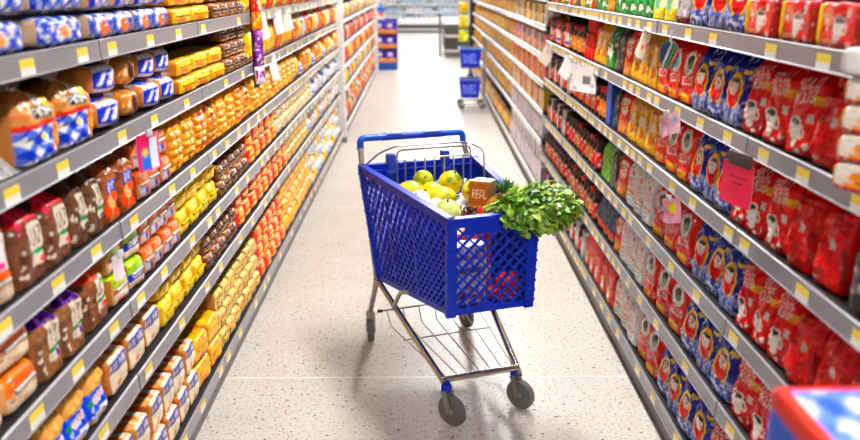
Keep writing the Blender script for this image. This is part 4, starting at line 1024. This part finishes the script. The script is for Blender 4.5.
# ------------------------------------------------------------------ the shopping inside
CW = CART.matrix_basis.copy()
CM = Matrix.Translation((.116, 3.14, 0)) @ Matrix.Rotation(R(18.5), 4, 'Z')
def W_(x, y, z): return CM @ Vector((x, y, z))
def floorz(y): return .36+(.485-.355)*(.315-y)/(.767)
def ball(name, rx, ry, rz, col, pal, seed, neck=0., m='fruit', ribs=0):
    n1, n2 = 28, 20
    a = np.linspace(0, 2*np.pi, n1+1); b = np.linspace(-np.pi/2, np.pi/2, n2)
    A_, B_ = np.meshgrid(a, b)
    k = 1-neck*np.clip((np.sin(B_)-.1), 0, 1)**1.3
    rib = 1+.04*np.cos(ribs*A_) if ribs else 1
    P = np.stack([rx*np.cos(B_)*np.cos(A_)*k*rib, ry*np.cos(B_)*np.sin(A_)*k*rib, rz*np.sin(B_)], -1)
    P += (P/np.linalg.norm(P, axis=-1, keepdims=True))*wob(P, min(rx, ry)*.03, 22, seed)[..., None]
    c = Cv(col, 40, 30, seed); c.blobs(26, pal, .03, .11, asp=1.4)
    return grid_mesh(name, [(P, c.at(A_/(2*np.pi), (B_/np.pi)+.5))], M[m])
def stem_me(h=.014, r=.004, c=(96, 84, 40)):
    bm = bmesh.new(); tube(bm, [(0, 0, 0), (0, 0, h*.6), (.002, .001, h)], r, 8); return me_from(bm, 'stem', mat_cache(c), True, 60)
STEM = stem_me()
def fruit(key, name, cat, label, p, rot, size, col, pal, neck=0., group=None, stem=True):
    me = ball(name+'_skin', *size, col, pal, key, neck)
    o = link(name, me, None, W_(*p), rot); tag(o, label, cat, group)
    if stem: link('stem', STEM, o, (0, 0, size[2]*.97))
    return o
PY = [(236, 200, 50), (150, 160, 30), (240, 214, 90), (110, 130, 24)]
gpap = 'papayas in the trolley'
fruit(301, 'papaya', 'papaya', 'yellow green papaya leftmost behind the trolley seat wires', (-.125, .150, .79), (R(75), R(12), R(60)), (.052, .052, .066), (200, 180, 40), PY, .2, gpap)
fruit(302, 'papaya', 'papaya', 'green topped papaya against the rear of the trolley', (-.045, .222, .82), (R(60), R(-20), R(20)), (.045, .045, .055), (160, 176, 50), PY, .2, gpap)
fruit(303, 'papaya', 'papaya', 'round yellow green papaya below the blue hinge clip', (.065, .180, .81), (R(20), R(20), 0), (.052, .052, .056), (196, 176, 36), PY, .1, gpap)
fruit(304, 'papaya', 'papaya', 'papaya at the right end of the seat wires', (.138, .092, .79), (R(80), R(30), R(-30)), (.05, .05, .058), (206, 180, 40), PY, .15, gpap)
fruit(305, 'papaya', 'papaya', 'small yellow papaya low between the two big ones', (-.025, .165, .785), (R(85), 0, R(80)), (.04, .04, .055), (230, 196, 40), PY[:1]+PY[2:3], .2, gpap)
fruit(306, 'papaya', 'papaya', 'long pale papaya lying in front of the seat wires', (-.03, .045, .79), (R(82), R(4), R(70)), (.047, .047, .074), (206, 200, 70), [(230, 214, 90), (160, 180, 60)], .3, gpap)
fruit(307, 'melon', 'melon', 'pale green melon at the left front of the trolley', (-.075, -.165, .785), (R(20), 0, 0), (.056, .056, .052), (214, 220, 150), [(226, 230, 180), (190, 204, 120)], 0)
fruit(308, 'turnip', 'turnip', 'white and pink turnip on the left of the trolley', (-.125, .035, .785), (R(40), R(-20), 0), (.046, .046, .044), (238, 222, 210), [(226, 170, 160), (246, 240, 232)], .1, 'turnips in the trolley')
fruit(309, 'turnip', 'turnip', 'white turnip beside the pale melon', (-.085, -.055, .775), (R(70), R(20), 0), (.040, .040, .046), (240, 230, 220), [(220, 160, 150), (246, 240, 232)], .2, 'turnips in the trolley')
TOMP = [(236, 90, 40), (206, 30, 20), (240, 130, 60)]
fruit(310, 'tomato', 'tomato', 'red tomato in front of the cereal box', (.085, -.16, .765), (R(10), R(10), 0), (.032, .032, .027), (222, 52, 24), TOMP, 0)
k = 0
for (x, y) in ((.055, -.405), (.100, -.40), (.135, -.36), (.09, -.35), (.045, -.35)):
    for l in range(2):
        if l and k > 7: continue
        fruit(320+k, 'tomato', 'tomato', '%s tomato in the heap behind the front lattice, %s layer' % (ORD[k], 'upper' if l else 'lower'), (x+.006*l, y+.012*l, floorz(y)+.034+.046*l), (R(20*k), R(15*k), 0), (.026, .026, .023), (216, 70, 30), TOMP, 0, 'tomatoes behind the front lattice')
        k += 1
# grapes: one bunch, single berries as parts
gb = empty('grape_bunch', W_(.015, -.135, .745)); tag(gb, 'bunch of dark red grapes beside the pale melon', 'grapes')
bm = bmesh.new(); bmesh.ops.create_icosphere(bm, subdivisions=2, radius=.0105)
gm = me_from(bm, 'grape', mat_cache((74, 22, 30), .25), True)
rs = random.Random(4)
for i in range(46):
    link('grape', gm, gb, (rs.gauss(0, .026), rs.gauss(0, .022), abs(rs.gauss(0, .017))), scale=(1, 1, rs.uniform(.95, 1.2)))
link('stalk', tube_me('stalk', [[(-.04, 0, .01), (0, 0, .035), (.05, .01, .03)]], .0025, mat_cache((100, 110, 50))), gb)

def inbox(name, cat, label, x, y, z, W, H, D, rz, front, top, side, rx=0., sub=None):
    b = brick(name+'_body', W, H, D, front, top, side, 'carton', n=40, res=(28, 16, 28), wr=0)
    o = link(name, b, None, W_(x, y, z), (rx, 0, R(18.5)+rz)); tag(o, label, cat)
    link('flap', brick('flap', W*.8, .002, D*.45, Cv(tuple(top.a[0, 0].astype(int)), 4, 4), Cv(tuple(int(v*.96) for v in top.a[0, 0]), 4, 4), (200, 190, 180), 'carton', n=40, res=(4, 4, 4), wr=0), o, (0, D*.2, H-.0008))
    return o
cf = Cv((178, 112, 40), 50, 50, 70); cf.text('REAL', .16, .42, .9, .72, (250, 236, 210)); cf.rect(.1, .1, .6, .2, (214, 160, 80)); cf.blobs(6, [(196, 132, 60)], .03, .08)
inbox('cereal_box', 'box', 'brown cereal box with white top beside the papayas', .128, -.028, .742, .085, .125, .11, R(-40), cf, Cv((244, 242, 238), 10, 10), (206, 180, 140), R(-6))
cf = Cv((230, 226, 222), 50, 60, 71)
for q in range(4): cf.rect(.06, .1+.22*q, .94, .19+.22*q, ((150, 60, 50), (236, 230, 224), (110, 84, 70), (190, 150, 130))[q]); cf.blobs(10, [(120, 60, 50), (240, 236, 232), (170, 80, 60)], .03, .05, (.05, .08, .95, .9))
inbox('rice_carton', 'carton', 'white carton with red print behind the front lattice', -.08, -.385, .500, .13, .23, .07, 0, cf, Cv((238, 236, 232), 10, 10), (226, 222, 216))
cf2 = Cv((206, 90, 50), 40, 40, 72); cf2.blobs(14, [(240, 220, 190), (160, 40, 30)], .05, .1)
inbox('pasta_carton', 'carton', 'orange carton lying in the middle of the trolley', -.035, -.17, .468, .215, .26, .20, 0, cf2, Cv((226, 170, 130), 10, 10), (190, 90, 60))
cf3 = Cv((150, 170, 190), 40, 40, 73); cf3.blobs(14, [(240, 240, 240), (60, 100, 160)], .05, .1)
inbox('flour_carton', 'carton', 'grey blue carton at the rear of the trolley', -.005, .125, .432, .31, .308, .24, 0, cf3, Cv((220, 222, 226), 10, 10), (170, 180, 190))
# cyan bag corner behind the hinge clip
c = Cv((80, 200, 210), 24, 24, 74); c.blobs(12, [(230, 245, 245), (40, 160, 180)], .06, .14)
o = link('frozen_bag', pouch('frozen_bag', .17, .40, .03, c, (60, 180, 190), 'pillow', 'film', nu=20, nv=30, wr=.003), None, W_(.05, .278, .378), (-R(13), 0, R(18.5))); tag(o, 'pale turquoise bag standing behind the papayas at the trolley rear', 'bag')
link('top_seal', seal_me('top_seal', .16, (90, 200, 210), 'film'), o, (0, 0, .394))

# pineapple
def blade(bm, base, d, up, L, w, bend, fold=.3, n=6):
    d = Vector(d).normalized(); up = Vector(up).normalized(); s = d.cross(up).normalized()
    pr = []
    for i in range(n+1):
        t = i/n; ww = w*(math.sin(math.pi*min(1, .12+t*.88))**.8)*(1-t**3*.6) if i < n else .0004
        p = Vector(base)+d*L*t+up*(-bend*L*t*t)
        pr.append((bm.verts.new(p-s*ww), bm.verts.new(p-up*ww*fold), bm.verts.new(p+s*ww)))
    for a, b in zip(pr, pr[1:]):
        bm.faces.new((a[0], a[1], b[1], b[0])); bm.faces.new((a[1], a[2], b[2], b[1]))
pa = link('pineapple', None, None, W_(.118, -.205, .785), (R(10), R(24), R(18.5))); tag(pa, 'pineapple with dark green crown beside the leafy celery', 'pineapple')
link('body', ball('pineapple_skin', .052, .052, .075, (170, 120, 40), [(120, 90, 30), (206, 160, 60), (90, 90, 30)], 80), pa)
bm = bmesh.new(); rs = random.Random(9)
for i in range(46):
    a = i*2.4; e = R(86-60*(i/46)); L = rs.uniform(.065, .105)
    d = (math.cos(a)*math.cos(e), math.sin(a)*math.cos(e), math.sin(e))
    blade(bm, (d[0]*.012, d[1]*.012, .066), d, (-d[0]*.6, -d[1]*.6, .8), L, .011, .3)
me = me_from(bm, 'crown', mat_cache((62, 112, 52), .4), True); link('crown', me, pa)

# celery: stalks inside the basket, leaves spilling over the front right corner
CE = link('celery_bunch', None, None, W_(0, 0, 0), (0, 0, R(18.5))); tag(CE, 'bunch of leafy green celery hanging over the trolley front corner', 'celery')
rs = random.Random(21)
ends = []
for i in range(9):
    a0 = Vector((.015+rs.uniform(-.012, .012), -.36+rs.uniform(-.03, .03), .815+.012*(i % 3)))
    e = Vector((.20+rs.uniform(-.06, .10), -.46+rs.uniform(-.07, .09), .88+rs.uniform(-.03, .05)))
    m_ = lerp(a0, e, .5)+Vector((0, 0, .03)); ends.append((m_, e))
    link('stalk', tube_me('stalk', [[a0, lerp(a0, m_, .6), m_, lerp(m_, e, .6), e]], .0075, mat_cache((176, 204, 84), .4), 8, .05), CE)
def leaflet(Vs, Fs, Cs, p, d, up, L, col):
    """lobed, crinkled leaf blade"""
    d = d.normalized(); s = d.cross(up).normalized(); u = s.cross(d).normalized()
    out = [(0, .05), (.18, .34), (.30, .24), (.42, .50), (.56, .34), (.70, .40), (.80, .22), (1., .03)]
    cup_ = rs.uniform(.1, .6); dr = rs.uniform(.1, .6)
    b = len(Vs); n = len(out)
    for t, w in out:
        z = -dr*t*t*L
        Vs.append(p+d*t*L+u*z); 
        for sg in (-1, 1):
            Vs.append(p+d*(t+.04*w)*L+s*sg*w*L*.78+u*(z+cup_*w*w*L*.9+rs.uniform(-.14, .14)*L))
    for k in range(n-1):
        for sg in (1, 2):
            Fs.append((b+3*k, b+3*k+sg, b+3*(k+1)+sg, b+3*(k+1)) if sg == 1 else (b+3*k, b+3*(k+1), b+3*(k+1)+sg, b+3*k+sg)); Cs.append(col)
Vs, Fs, Cs = [], [], []
cen = Vector((.155, -.47, .870))
pal = [(134, 178, 40), (86, 140, 28), (166, 200, 72), (60, 112, 24), (200, 222, 116), (108, 158, 36)]
for i in range(1000):
    while True:
        q = Vector((rs.uniform(-1, 1), rs.uniform(-1, 1), rs.uniform(-1, 1)))
        if .15 < q.length < 1: break
    p = cen+Vector((q.x*.155, q.y*.11, q.z*.068+.015*q.x-.03*max(0, q.x)**2))
    if p.x < .15 and p.z < .865 and p.y > -.50: p.z = .87+rs.uniform(0, .03)
    d = Vector((q.x+.6, q.y-.3, q.z+rs.uniform(-.5, .3))); upv = (Vector((0, 0, 1))+q*.9).normalized()
    leaflet(Vs, Fs, Cs, p, d, upv, rs.uniform(.026, .048), pal[rs.randrange(6)])
me = bpy.data.meshes.new('leaves'); me.from_pydata([tuple(v) for v in Vs], [], Fs)
at = me.color_attributes.new('Col', 'FLOAT_COLOR', 'CORNER'); arr = np.ones((len(Fs)*4, 4))
arr[:, :3] = np.repeat(np.array([lin(c) for c in Cs]), 4, axis=0); at.data.foreach_set('color', arr.ravel())
me.materials.append(M['leaf']); me.polygons.foreach_set('use_smooth', [True]*len(me.polygons))
lv = link('leaves', me, CE); lv['kind'] = 'stuff'

# ------------------------------------------------------------------ far end of the aisle
# two-tier basket trolley
BT = empty('basket_trolley', (.655, 10.75, 0), R(-90)); tag(BT, 'chrome two tier trolley holding two blue baskets by the far shelves', 'trolley')
for x in (-.17, .17):
    link('frame_tube', tube_me('frame_tube', [[(x, -.15, .07), (x, .17, .07), (x, .185, .84), (x, .19, .92)]], .011, M['zinc'], 8, .04), BT)
link('handle', tube_me('handle', [[(-.17, .19, .92), (-.17, .14, .955), (.17, .14, .955), (.17, .19, .92)]], .011, M['zinc'], 8, .04), BT)
for z in (.135, .538):
    link('basket_shelf', tube_me('basket_shelf', [[(-.17, .175, z), (-.17, -.14, z), (.17, -.14, z), (.17, .175, z)], [(-.17, .02, z), (.17, .02, z)], [(-.17, .16, z), (.17, .16, z)]], .006, M['zinc'], 6, .02), BT)
for x in (-.16, .16):
    for y in (-.13, .15):
        bm = bmesh.new(); lathe(bm, [(.01, -.012), (.045, -.012), (.05, 0), (.045, .012), (.01, .012)], 18, 'x'); link('wheel', me_from(bm, 'wheel', M['tyre'], True, 50), BT, (x, y, .05))
def basket(z, label):
    o = empty('shopping_basket', (.640, 10.75, z), 0); tag(o, label, 'basket', 'blue hand baskets on the two tier trolley')
    bm = bmesh.new(); a = (.115, .11); b = (.145, .148); h = .25
    def ringv(q, zz): return [bm.verts.new((x*q[0], y*q[1], zz)) for x, y in ((-1, -1), (1, -1), (1, 1), (-1, 1))]
    o0 = ringv(a, 0); o1 = ringv(b, h); i1 = ringv((b[0]-.006, b[1]-.006), h); i0 = ringv((a[0]-.006, a[1]-.006), .006)
    for p, q in ((o0, o1), (o1, i1), (i1, i0)):
        for k in range(4): bm.faces.new((p[k], p[(k+1) % 4], q[(k+1) % 4], q[k]))
    bm.faces.new(o0[::-1]); bm.faces.new(i0)
    link('tub', me_from(bm, 'tub', M['blue']), o)
    bm = bmesh.new()
    for (p, q) in (((-1, -1), (1, -1)), ((1, -1), (1, 1)), ((1, 1), (-1, 1)), ((-1, 1), (-1, -1))):
        bar(bm, (p[0]*.147, p[1]*.150, h), (q[0]*.147, q[1]*.150, h), .022, .014, (0, 0, 1))
    link('rim', me_from(bm, 'rim', mat_cache((120, 150, 220))), o)
    link('carry_handle', tube_me('carry_handle', [[(-.145, .01, h), (-.13, -.10, h+.02), (.13, -.10, h+.02), (.145, .01, h)]], .007, M['bluelight'], 8, .04), o)
    c = Cv((14, 44, 190), 48, 24, 5); c.text('DUEL', .06, .1, .94, .9, (170, 190, 235))
    S, T = np.meshgrid(np.linspace(0, 1, 40), np.linspace(0, 1, 20))
    yy = .05+.14*T; fx = .095+.02*T
    P = np.stack([(-1+2*S)*fx, -(.11+.038*yy/h)-.002, yy], -1); Q = P[:, ::-1].copy(); Q[..., 1] += .0015
    link('print', grid_mesh('print', [(P, c.at(S, T)), (Q, np.tile(lin((14, 44, 190)), S.shape+(1,)))], M['carton']), o)
basket(.546, 'upper blue hand basket on the two tier trolley'); basket(.143, 'lower blue hand basket on the two tier trolley')
hb = link('handbag', pouch('handbag', .12, .24, .09, Cv((26, 24, 26), 10, 10), (20, 20, 22), 'slump', 'film', nu=18, nv=18, wr=.006), None, (.60, 10.75, .556), (0, 0, 0)); tag(hb, 'black bag standing in the upper blue basket', 'bag')
link('strap', tube_me('strap', [[(-.05, 0, .17), (-.03, 0, .27), (.03, 0, .27), (.05, 0, .17)]], .006, M['black'], 8, .03), hb)

# white post between the bread bays and the next run
wp = empty('end_post', (XL-.02, 8.36, 0)); tag(wp, 'white shelving end post on the bread side', 'post')
link('column', box_me('column', (-.5, -.05, 0), (.05, .05, 2.2), M['postwhite'], .004), wp)
link('foot', box_me('foot', (-.5, -.055, 0), (.055, .055, .06), M['kick'], .004), wp)
wp = empty('end_post', (XL-.02, 14.86, 0)); tag(wp, 'white end panel closing the far bread side run', 'post')
link('column', box_me('column', (-.5, -.06, 0), (.05, .06, 2.2), M['postwhite'], .004), wp)
c = Cv((240, 238, 236), 20, 30, 4); c.rect(0, .4, 1, .7, (60, 120, 210)); c.rect(.2, .2, .8, .4, (226, 90, 60)); c.ell(.5, .8, .3, .12, (120, 170, 230))
link('poster', card('poster', .14, .32, c), wp, (.12, -.065, .98))
# black post with hanging yellow packs at the end of the far orange bays
bp_ = empty('end_post', (XR+.0, 14.42, 0)); tag(bp_, 'tall black post at the end of the orange shelves', 'post')
link('column', box_me('column', (-.05, -.05, 0), (.06, .05, 2.2), M['postblack'], .004), bp_)
link('foot', box_me('foot', (-.08, -.08, 0), (.08, .08, .04), M['postblack'], .004), bp_)
for k, (z, col) in enumerate(((.62, (200, 206, 50)), (.86, (226, 190, 60)), (1.10, (214, 170, 60)))):
    c = Cv(col, 20, 20, 40+k); c.blobs(8, [(250, 236, 120), (130, 160, 50)], .08, .18)
    o = link('hanging_bag', pouch('hanging_bag', .18, .2, .07, c, col, 'pillow', 'film', nu=18, nv=18), None, (XR-.16, 14.40, z)); tag(o, '%s yellow bag hanging from the black post' % ('lowest', 'middle', 'highest')[k], 'bag', 'yellow bags hanging on the black post')
    link('hang_tab', box_me('hang_tab', (-.01, -.002, .195), (.09+.01, .002, .205), M['zinc']), o)

# purple and orange pallet display
PD = empty('display_stand', (-.70, 15.75, 0)); tag(PD, 'blue floor display stand of purple and orange packs', 'stand')
link('plinth', box_me('plinth', (-.22, -.2, 0), (.22, .2, .14), mat_cache((24, 80, 180)), .004), PD)
for k in range(3):
    z = .14+.27*k
    link('tray', box_me('tray', (-.22, -.19, z), (.22, .2, z+.014), mat_cache((80, 50, 170))), PD)
    link('tray_lip', box_me('tray_lip', (-.22, -.2, z), (.22, -.185, z+.05), mat_cache((226, 130, 60))), PD)
link('back_card', box_me('back_card', (-.22, .185, .14), (.22, .2, .95), mat_cache((84, 56, 180))), PD)
for s in (-1, 1): link('side_card', box_me('side_card', (s*.214-.006, -.19, .14), (s*.214+.006, .2, .92), mat_cache((90, 60, 190))), PD)
c = Cv((92, 56, 170), 24, 30, 6); c.ell(.42, .68, .3, .2, (236, 226, 240)); c.rect(0, 0, 1, .34, (246, 150, 50)); c.ell(.6, .2, .22, .16, (250, 190, 60)); c.rect(.62, .4, 1, 1, (60, 40, 150))
cb = brick('carton_body', .195, .2, .16, c, Cv((90, 60, 170), 6, 6), (80, 50, 160), 'carton', n=40, res=(20, 8, 22), wr=0)
fl = box_me('flap', (-.07, -.05, 0), (.07, .05, .002), mat_cache((110, 80, 190)))
for k in range(3):
    for i in range(2):
        o = link('snack_carton', cb, None, (-.70+(-.102 if i == 0 else .102), 15.66, .156+.27*k)); tag(o, 'purple and orange snack carton, %s tray of the display, %s' % (('bottom', 'middle', 'top')[k], ('aisle-wall side', 'open aisle side')[i]), 'carton', 'snack cartons on the blue display')
        link('flap', fl, o, (0, 0, .2))

# dark freezer island
FI = empty('freezer_island', (1.25, 19.0, 0)); tag(FI, 'dark brown freezer island with white rim at the aisle end', 'freezer')
link('body', box_me('body', (-.74, -.9, .12), (1.4, 1.2, .72), M['brown'], .01), FI)
link('base', box_me('base', (-.72, -.88, 0), (1.38, 1.18, .12), M['kick'], .004), FI)
link('rim', box_me('rim', (-.76, -.93, .72), (1.42, 1.22, .80), M['white'], .01), FI)
link('bumper', box_me('bumper', (-.75, -.915, .44), (1.41, 1.21, .50), mat_cache((190, 184, 178)), .006), FI)
link('bumper', box_me('bumper', (-.75, -.915, .12), (1.41, 1.21, .17), mat_cache((200, 196, 190)), .006), FI)
link('glass_lid', box_me('glass_lid', (-.74, -.9, .80), (1.4, 1.2, .815), mat('freezer_glass', (230, 236, 240), .05, spec=.7, alpha=.55)), FI)
bo = empty('bollard', (.41, 18.6, 0)); tag(bo, 'thin dark bollard beside the freezer island', 'post')
link('pole', tube_me('pole', [[(0, 0, .0), (0, 0, .95)]], .025, mat_cache((90, 88, 88))), bo); link('foot', box_me('foot', (-.06, -.06, 0), (.06, .06, .02), M['kick']), bo)

# refrigerated wall case with dairy rows
RC = empty('refrigerated_case', (.4, 27.0, 0)); tag(RC, 'long white refrigerated wall case at the aisle end', 'refrigerator')
link('kick_plate', box_me('kick_plate', (-3, .02, 0), (3, .1, .07), M['darkgrey']), RC)
link('lower_bumper', box_me('lower_bumper', (-3, -.02, .07), (3, .6, .14), mat_cache((200, 200, 200))), RC)
link('grille', box_me('grille', (-3, -.01, .14), (3, .6, .27), M['darkgrey']), RC)
link('front_wall', box_me('front_wall', (-3, -.04, .27), (3, .05, .47), M['white'], .008), RC)
link('back_panel', box_me('back_panel', (-3, .8, 0), (3, .86, 2.2), M['white']), RC)
ADDED_GLOW = mat('added_glow_strip', (255, 255, 255), emit=(240, 248, 255), estr=3.5)  # glowing strips added under the case shelves to brighten its shaded inside
for z in (.45, .68, .93, 1.18):
    s = link('shelf', box_me('shelf', (-3, .05 if z < .5 else .1, z-.03), (3, .8, z), M['white']), RC)
    if z > .5:
        link('added_glow_strip', box_me('added_glow_strip', (-2.95, .11, z-.04), (2.95, .14, z-.0305), ADDED_GLOW), s); link('price_rail', box_me('price_rail', (-3, .085, z-.045), (3, .1, z+.005), mat_cache((225, 230, 236))), s)
link('lamp_tube', tube_me('lamp_tube', [[(-2.9, .2, 1.9), (2.9, .2, 1.9)]], .03, mat('case_lamp', (255, 255, 255), emit=(240, 248, 255), estr=14.)), RC)
link('canopy', box_me('canopy', (-3, .05, 1.98), (3, .86, 2.2), M['white']), RC)
DC = [((190, 196, 204), [(120, 130, 150), (235, 238, 242)]), ((150, 160, 176), [(90, 100, 130), (225, 230, 236)]), ((206, 200, 200), [(180, 90, 90), (240, 236, 236)]), ((170, 186, 200), [(90, 130, 170), (240, 244, 248)])]
dmes = []
for k, (bg, pal) in enumerate(DC):
    c = Cv(bg, 20, 16, 70+k); c.blobs(8, pal, .06, .16)
    dmes.append(brick('dairy_pack', .13, .12, .13, c, Cv(bg, 6, 6), bg, 'carton', n=12, res=(12, 8, 10), wr=0))
cn = {}
for ti, z in enumerate((.45, .68, .93)):
    for i in range(17):
        if (i+ti) % 6 == 5: continue
        n = cn[ti] = cn.get(ti, -1)+1
        o = link('dairy_pack', dmes[(i//4+ti) % 4], None, (-1.30+.172*i, 27.0+.2, z+.001)); tag(o, 'dairy pack in the wall case, %s in from the purple display, %s row' % (ordn(n), ('lowest', 'middle', 'upper')[ti]), 'dairy pack', 'dairy packs in the wall case')

# ------------------------------------------------------------------ room
def struct(name, lo, hi, m):
    o = link(name, box_me(name, lo, hi, m)); o['kind'] = 'structure'; return o
struct('floor', (-7, -4, -.1), (7, 29, 0), M['floor'])
struct('ceiling', (-7, -4, 3.6), (7, 29, 3.7), mat_cache((112, 110, 108), .9))
struct('wall_back', (-7, 28.4, 0), (7, 28.6, 3.6), M['cream']); struct('wall_front', (-7, -4.0, 0), (7, -3.8, 3.6), M['cream'])
struct('wall_left', (-7.0, -4, 0), (-6.8, 29, 3.6), M['cream']); struct('wall_right', (6.8, -4, 0), (7.0, 29, 3.6), M['cream'])
lampmesh = box_me('diffuser', (-.09, -.60, -.02), (.09, .60, 0), M['lamp']); lampfar = box_me('diffuser', (-.15, -.60, -.02), (.15, .60, 0), M['lampfar']); lampside = box_me('diffuser', (-.16, -.74, -.02), (.16, .74, 0), M['lampside']); housing = box_me('housing', (-.19, -.78, -.004), (.19, .78, .06), M['white'], .004)
k = 0
for row, x in enumerate((-3.2, .5, 3.4)):
    for j in range(8 if row == 1 else 10):
        if row == 1 and j == 0: continue
        y = -4.9+j*4.2 if row == 1 else -2.4+j*3.0
        o = empty('ceiling_light', (x, y, 3.3)); tag(o, 'long white ceiling lamp above the %s, %s from the front wall' % (('bread side', 'aisle', 'coffee side')[row], ORD[j]), 'lamp', 'ceiling lamps')
        link('housing', housing, o, (0, 0, .02)); link('diffuser', (lampmesh if y < 7 else lampfar) if row == 1 else lampside, o)
        link('hanger', box_me('hanger', (-.01, -.01, .07), (.01, .01, .30), M['zinc']), o)
w = bpy.data.worlds.new('store_air'); w.use_nodes = True; sc.world = w
w.node_tree.nodes['Background'].inputs['Color'].default_value = (1, 1, 1, 1); w.node_tree.nodes['Background'].inputs['Strength'].default_value = .3

# ------------------------------------------------------------------ camera and view
cd = bpy.data.cameras.new('camera'); cam = bpy.data.objects.new('camera', cd); COL.objects.link(cam)
cd.sensor_width = 36; cd.lens = 790/860*36; cd.clip_start = .05; cd.clip_end = 80
cam.location = (0, 0, 1.65); cam.rotation_euler = (R(90-16.83), 0, R(-.555))
cd.dof.use_dof = True; cd.dof.focus_distance = 2.95; cd.dof.aperture_fstop = 2.2
sc.camera = cam
vs = sc.view_settings; vs.view_transform = 'Standard'; vs.look = 'None'; vs.gamma = 1; vs.exposure = 1.12; vs.use_curve_mapping = False
sc.cycles.use_denoising = True; sc.cycles.max_bounces = 6; sc.cycles.diffuse_bounces = 3; sc.cycles.glossy_bounces = 3; sc.cycles.transparent_max_bounces = 8
sc.cycles.sample_clamp_indirect = 8
